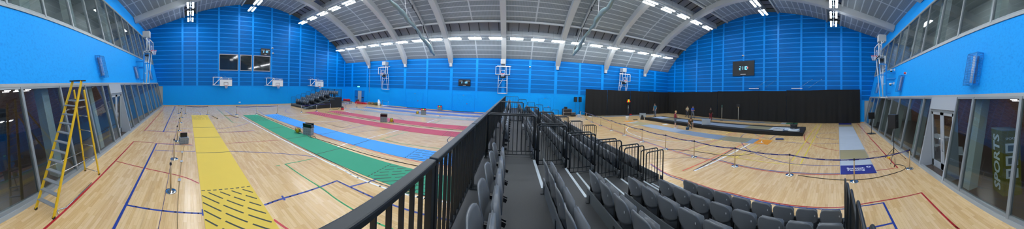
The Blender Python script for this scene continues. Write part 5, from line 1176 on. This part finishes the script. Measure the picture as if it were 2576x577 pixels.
# ---------------------------------------------------------------- roll-up dividers with their gear
def divider(label, x, gx, sgn):
    t = thing('divider_net', label, 'divider net', (x, 0, 0), 0, 'rolled divider nets under the roof'); m = B(mat('net_fabric', '7f979b', .35, .1, .2, 2.5), True); P = []; R = []; rg = random.Random(3 + sgn)
    prof = [(25.4, 7.45), (24.6, 7.75), (22.5, 8.55), (20, 9.35), (17, 10.15), (13.5, 10.8), (9, 11.3), (4, 11.2), (0, 10.7), (-4, 9.8)]
    if sgn > 0: prof = [(y, z + .45 * (y / 25)) for y, z in prof]
    ys = [25.4 - i * .3 for i in range(98)]
    for i, y in enumerate(ys):
        for (a, za), (b2, zb) in zip(prof, prof[1:]):
            if b2 <= y <= a: z = zb + (za - zb) * (y - b2) / (a - b2); break
        P.append((.07 * math.sin(y * 1.7) + .04 * math.sin(y * 4.1), y, z + .05 * math.sin(y * 2.3))); R.append(.2 + .05 * math.sin(y * 1.13 + 1) + .03 * math.sin(y * 5))
    R[0] = .08; R[1] = .15; m.tube(P, R, 12); m.build('rolled_net', t)
    for y in (22.2, 17.8, 13, 8, 3): w = B(WHITE, True); zz = [p[2] for p in P if abs(p[1] - y) < .2][0]; w.tube([(0, y, zz), (gx - x, y, roof(y) - .55)], .016, 5); w.build('lift_strap', t)
    g = B(RIB, True); pts = [(gx - x, y, roof(y) - .2) for y in [26 - i for i in range(32)]]; g.use(RIB)
    for a, b2 in zip(pts, pts[1:]): g.bar(a, b2, .12, .25)
    g.build('carrier_beam', t)
    s = B(DARK, True); s.tube([(gx - x, y, roof(y) - .62) for y in [25.2 - i for i in range(30)]], .035, 6); s.build('drive_shaft', t)
    for y in (25, 22.6, 19.7, 16.5, 13, 9, 5, 1): d = B(DARK, True); d.ball((gx - x, y, roof(y) - .62), .14, (.7, 1, 1), 8); d.bar((gx - x, y, roof(y) - .62), (gx - x, y, roof(y) - .2), .06, .06); d.build('winding_drum', t)
divider('silvery rolled divider net sagging under the roof over the coloured pistes', -10.2, -10.7, -1); divider('silvery rolled divider net sagging under the roof over the metal pistes', 7.7, 7.75, 1)
# ---------------------------------------------------------------- beyond the lower glass
t = thing('sign_totem', 'tall olive totem lettered SPORTS behind the glass wall', 'sign', (4.75, -5.0, 0), 0); p0, p1, p2 = Vector((5.12, -4.93, 0)), Vector((4.45, -4.75, 0)), Vector((4.08, -5.2, 0)); p3 = p0 + p2 - p1; c = Vector((4.75, -5.0, 0))
OLV = mat('totem_olive', '7c7426', .5); b = B(OLV); b.prism([p - c for p in (p0, p1, p2, p3)], (0, 0, 2.05)); b.build('body', t); b = B(mat('totem_top', '8a8f94', .5)); b.prism([(p - c) * 1.02 + Vector((0, 0, 2.05)) for p in (p0, p1, p2, p3)], (0, 0, .03)); b.build('top', t)
xd = (p1 - p0).normalized() * -1.; fx = (p1 - p0).normalized(); mid = (p0 + p1) / 2 - c; nrm = Vector((-fx.y, fx.x, 0)); nrm = nrm if nrm.y > 0 else -nrm
text('lettering', 'SPORTS', .52, frame(mid + nrm * .006 + Vector((0, 0, 1.02)), (0, 0, 1), Vector((0, 0, 1)).cross(fx).cross(Vector((0, 0, 1))) * -1), MATS['line_w'], t, .003, .012)
f2 = (p2 - p1).normalized(); m2 = (p1 + p2) / 2 - c; n2 = Vector((-f2.y, f2.x, 0)); n2 = n2 if n2.dot(Vector((-1, .6, 0))) > 0 else -n2
text('lettering', 'SPORTS', .11, frame(m2 + n2 * .006 + Vector((0, 0, 1.8)), f2, (0, 0, 1)), MATS['line_w'], t, .002)
for z in (1.35, .95, .55):
    b = B(WHITE); q = [m2 - f2 * .2, m2 + f2 * .2]; b.prism([q[0] + Vector((0, 0, z)), q[1] + Vector((0, 0, z)), q[1] + Vector((0, 0, z + .3)), q[0] + Vector((0, 0, z + .3))], n2 * .008); o = b.build('poster_panel', t); b = B(mat('poster_grey', '6a7478', .5)); b.prism([q[0] * .8 + q[1] * .2 + Vector((0, 0, z + .05)), q[1] * .8 + q[0] * .2 + Vector((0, 0, z + .05)), q[1] * .8 + q[0] * .2 + Vector((0, 0, z + .24)), q[0] * .8 + q[1] * .2 + Vector((0, 0, z + .24))], n2 * .011); b.build('poster_picture', o)
t = thing('table', 'white table behind the glass beside the glass door', 'table', (11.2, -6.2, 0)); b = B(WHITE); b.bev(-.8, .8, -.4, .4, .71, .74, .008); b.build('table_top', t)
for x in (-.7, .7):
    for y in (-.32, .32): b = B(STEEL, True); b.tube([(x, y, 0), (x, y, .71)], .02, 6); b.build('leg', t)
def chair(label, x, y, rz):
    t = thing('chair', label, 'chair', (x, y, 0), rz, 'white chairs behind the glass'); b = B(WHITE); b.bev(-.21, .21, -.21, .21, .43, .46, .01); b.build('seat', t); b = B(WHITE); b.prism([(-.2, .2, .5), (.2, .2, .5), (.18, .26, .85), (-.18, .26, .85)], (0, .02, 0)); b.build('backrest', t)
    for q in (-.17, .17):
        for y2 in (-.17, .17): b = B(STEEL, True); b.tube([(q, y2, .43), (q * 1.2, y2 * 1.25, 0)], .012, 6); b.build('leg', t)
chair('white chair at the table behind the glass, farther from the door', 11.0, -5.5, 0); chair('white chair at the table behind the glass, nearer the door', 10.2, -5.55, .1); chair('white chair seen through the glass door by the totem', 8.0, -5.7, .5); chair('white chair deeper behind the glass door by the totem', 8.2, -6.6, .2)
dn = 7; d = B(mat('corridor_door', '8fa0ac', .4)); d.box(3.5, 4.5, -10.19, -10.12, 0, 2.2); d.use(ALU); d.box(3.42, 3.5, -10.19, -10.1, 0, 2.28); d.box(4.5, 4.58, -10.19, -10.1, 0, 2.28); d.box(3.42, 4.58, -10.19, -10.1, 2.2, 2.28); struct(d.build('door_7'))
b = B(mat('vending_dark', '2a2f36', .5)); b.bev(-.45, .45, -.35, .35, 0, 1.85, .02); o = b.build('vending_cabinet'); o.location = (-6.9, -9.7, 0); tag(o, 'dark cabinet behind the glass wall near the stepladder', 'cabinet')
# corridor lights
def panel_light(label, x, y):
    t = thing('ceiling_light', label, 'ceiling light', (x, y, 3.24), 0, 'corridor ceiling lights'); b = B(mat('corridor_lamp', 'ffffff', .5, emit=16.)); b.box(-.6, .6, -.15, .15, -.03, -.01); b.build('diffuser', t); b = B(WHITE); b.box(-.64, .64, -.18, .18, -.012, .01); b.build('housing', t)
for i, x in enumerate((-26, -21, -16, -11, -6, -1, 4, 9, 14, 19, 24)): panel_light('strip light on the corridor ceiling behind the near glass wall, %s from the windowed end' % ORD[i], x, -8.2)
finish_text()
# ---------------------------------------------------------------- camera, world, view
cam = bpy.data.cameras.new('camera'); co = bpy.data.objects.new('camera', cam); C.objects.link(co)
cam.type = 'PANO'; cam.panorama_type = 'CENTRAL_CYLINDRICAL'
F = 515.; R_ = cam.central_cylindrical_radius
cam.central_cylindrical_range_u_min = -1288 / F; cam.central_cylindrical_range_u_max = 1288 / F
cam.central_cylindrical_range_v_min = -(577 - 227) / F * R_; cam.central_cylindrical_range_v_max = 227 / F * R_
rho = math.radians(2.0); c, s = math.cos(rho), math.sin(rho)
co.matrix_world = Matrix(((c, 0, s, 0), (0, 0, 0, 0), (0, 0, 0, 0), (0, 0, 0, 1)))
X = Vector((c, 0, s)); U = Vector((-s, 0, c)); Z = X.cross(U)
M = Matrix((X, U, Z)).transposed().to_4x4(); M.translation = (0, 0, H); co.matrix_world = M
cam.clip_start = .05; cam.clip_end = 300
sc = bpy.context.scene; sc.camera = co
wd = bpy.data.worlds.new('world'); sc.world = wd; wd.use_nodes = True; wd.node_tree.nodes['Background'].inputs['Color'].default_value = (.02, .025, .03, 1)
vs = sc.view_settings; vs.view_transform = 'Standard'; vs.look = 'None'; vs.gamma = 1; vs.use_curve_mapping = False; vs.exposure = 0.3
sc.cycles.use_denoising = True; sc.cycles.max_bounces = 8; sc.cycles.diffuse_bounces = 4; sc.cycles.transparent_max_bounces = 16; sc.cycles.sample_clamp_indirect = 6
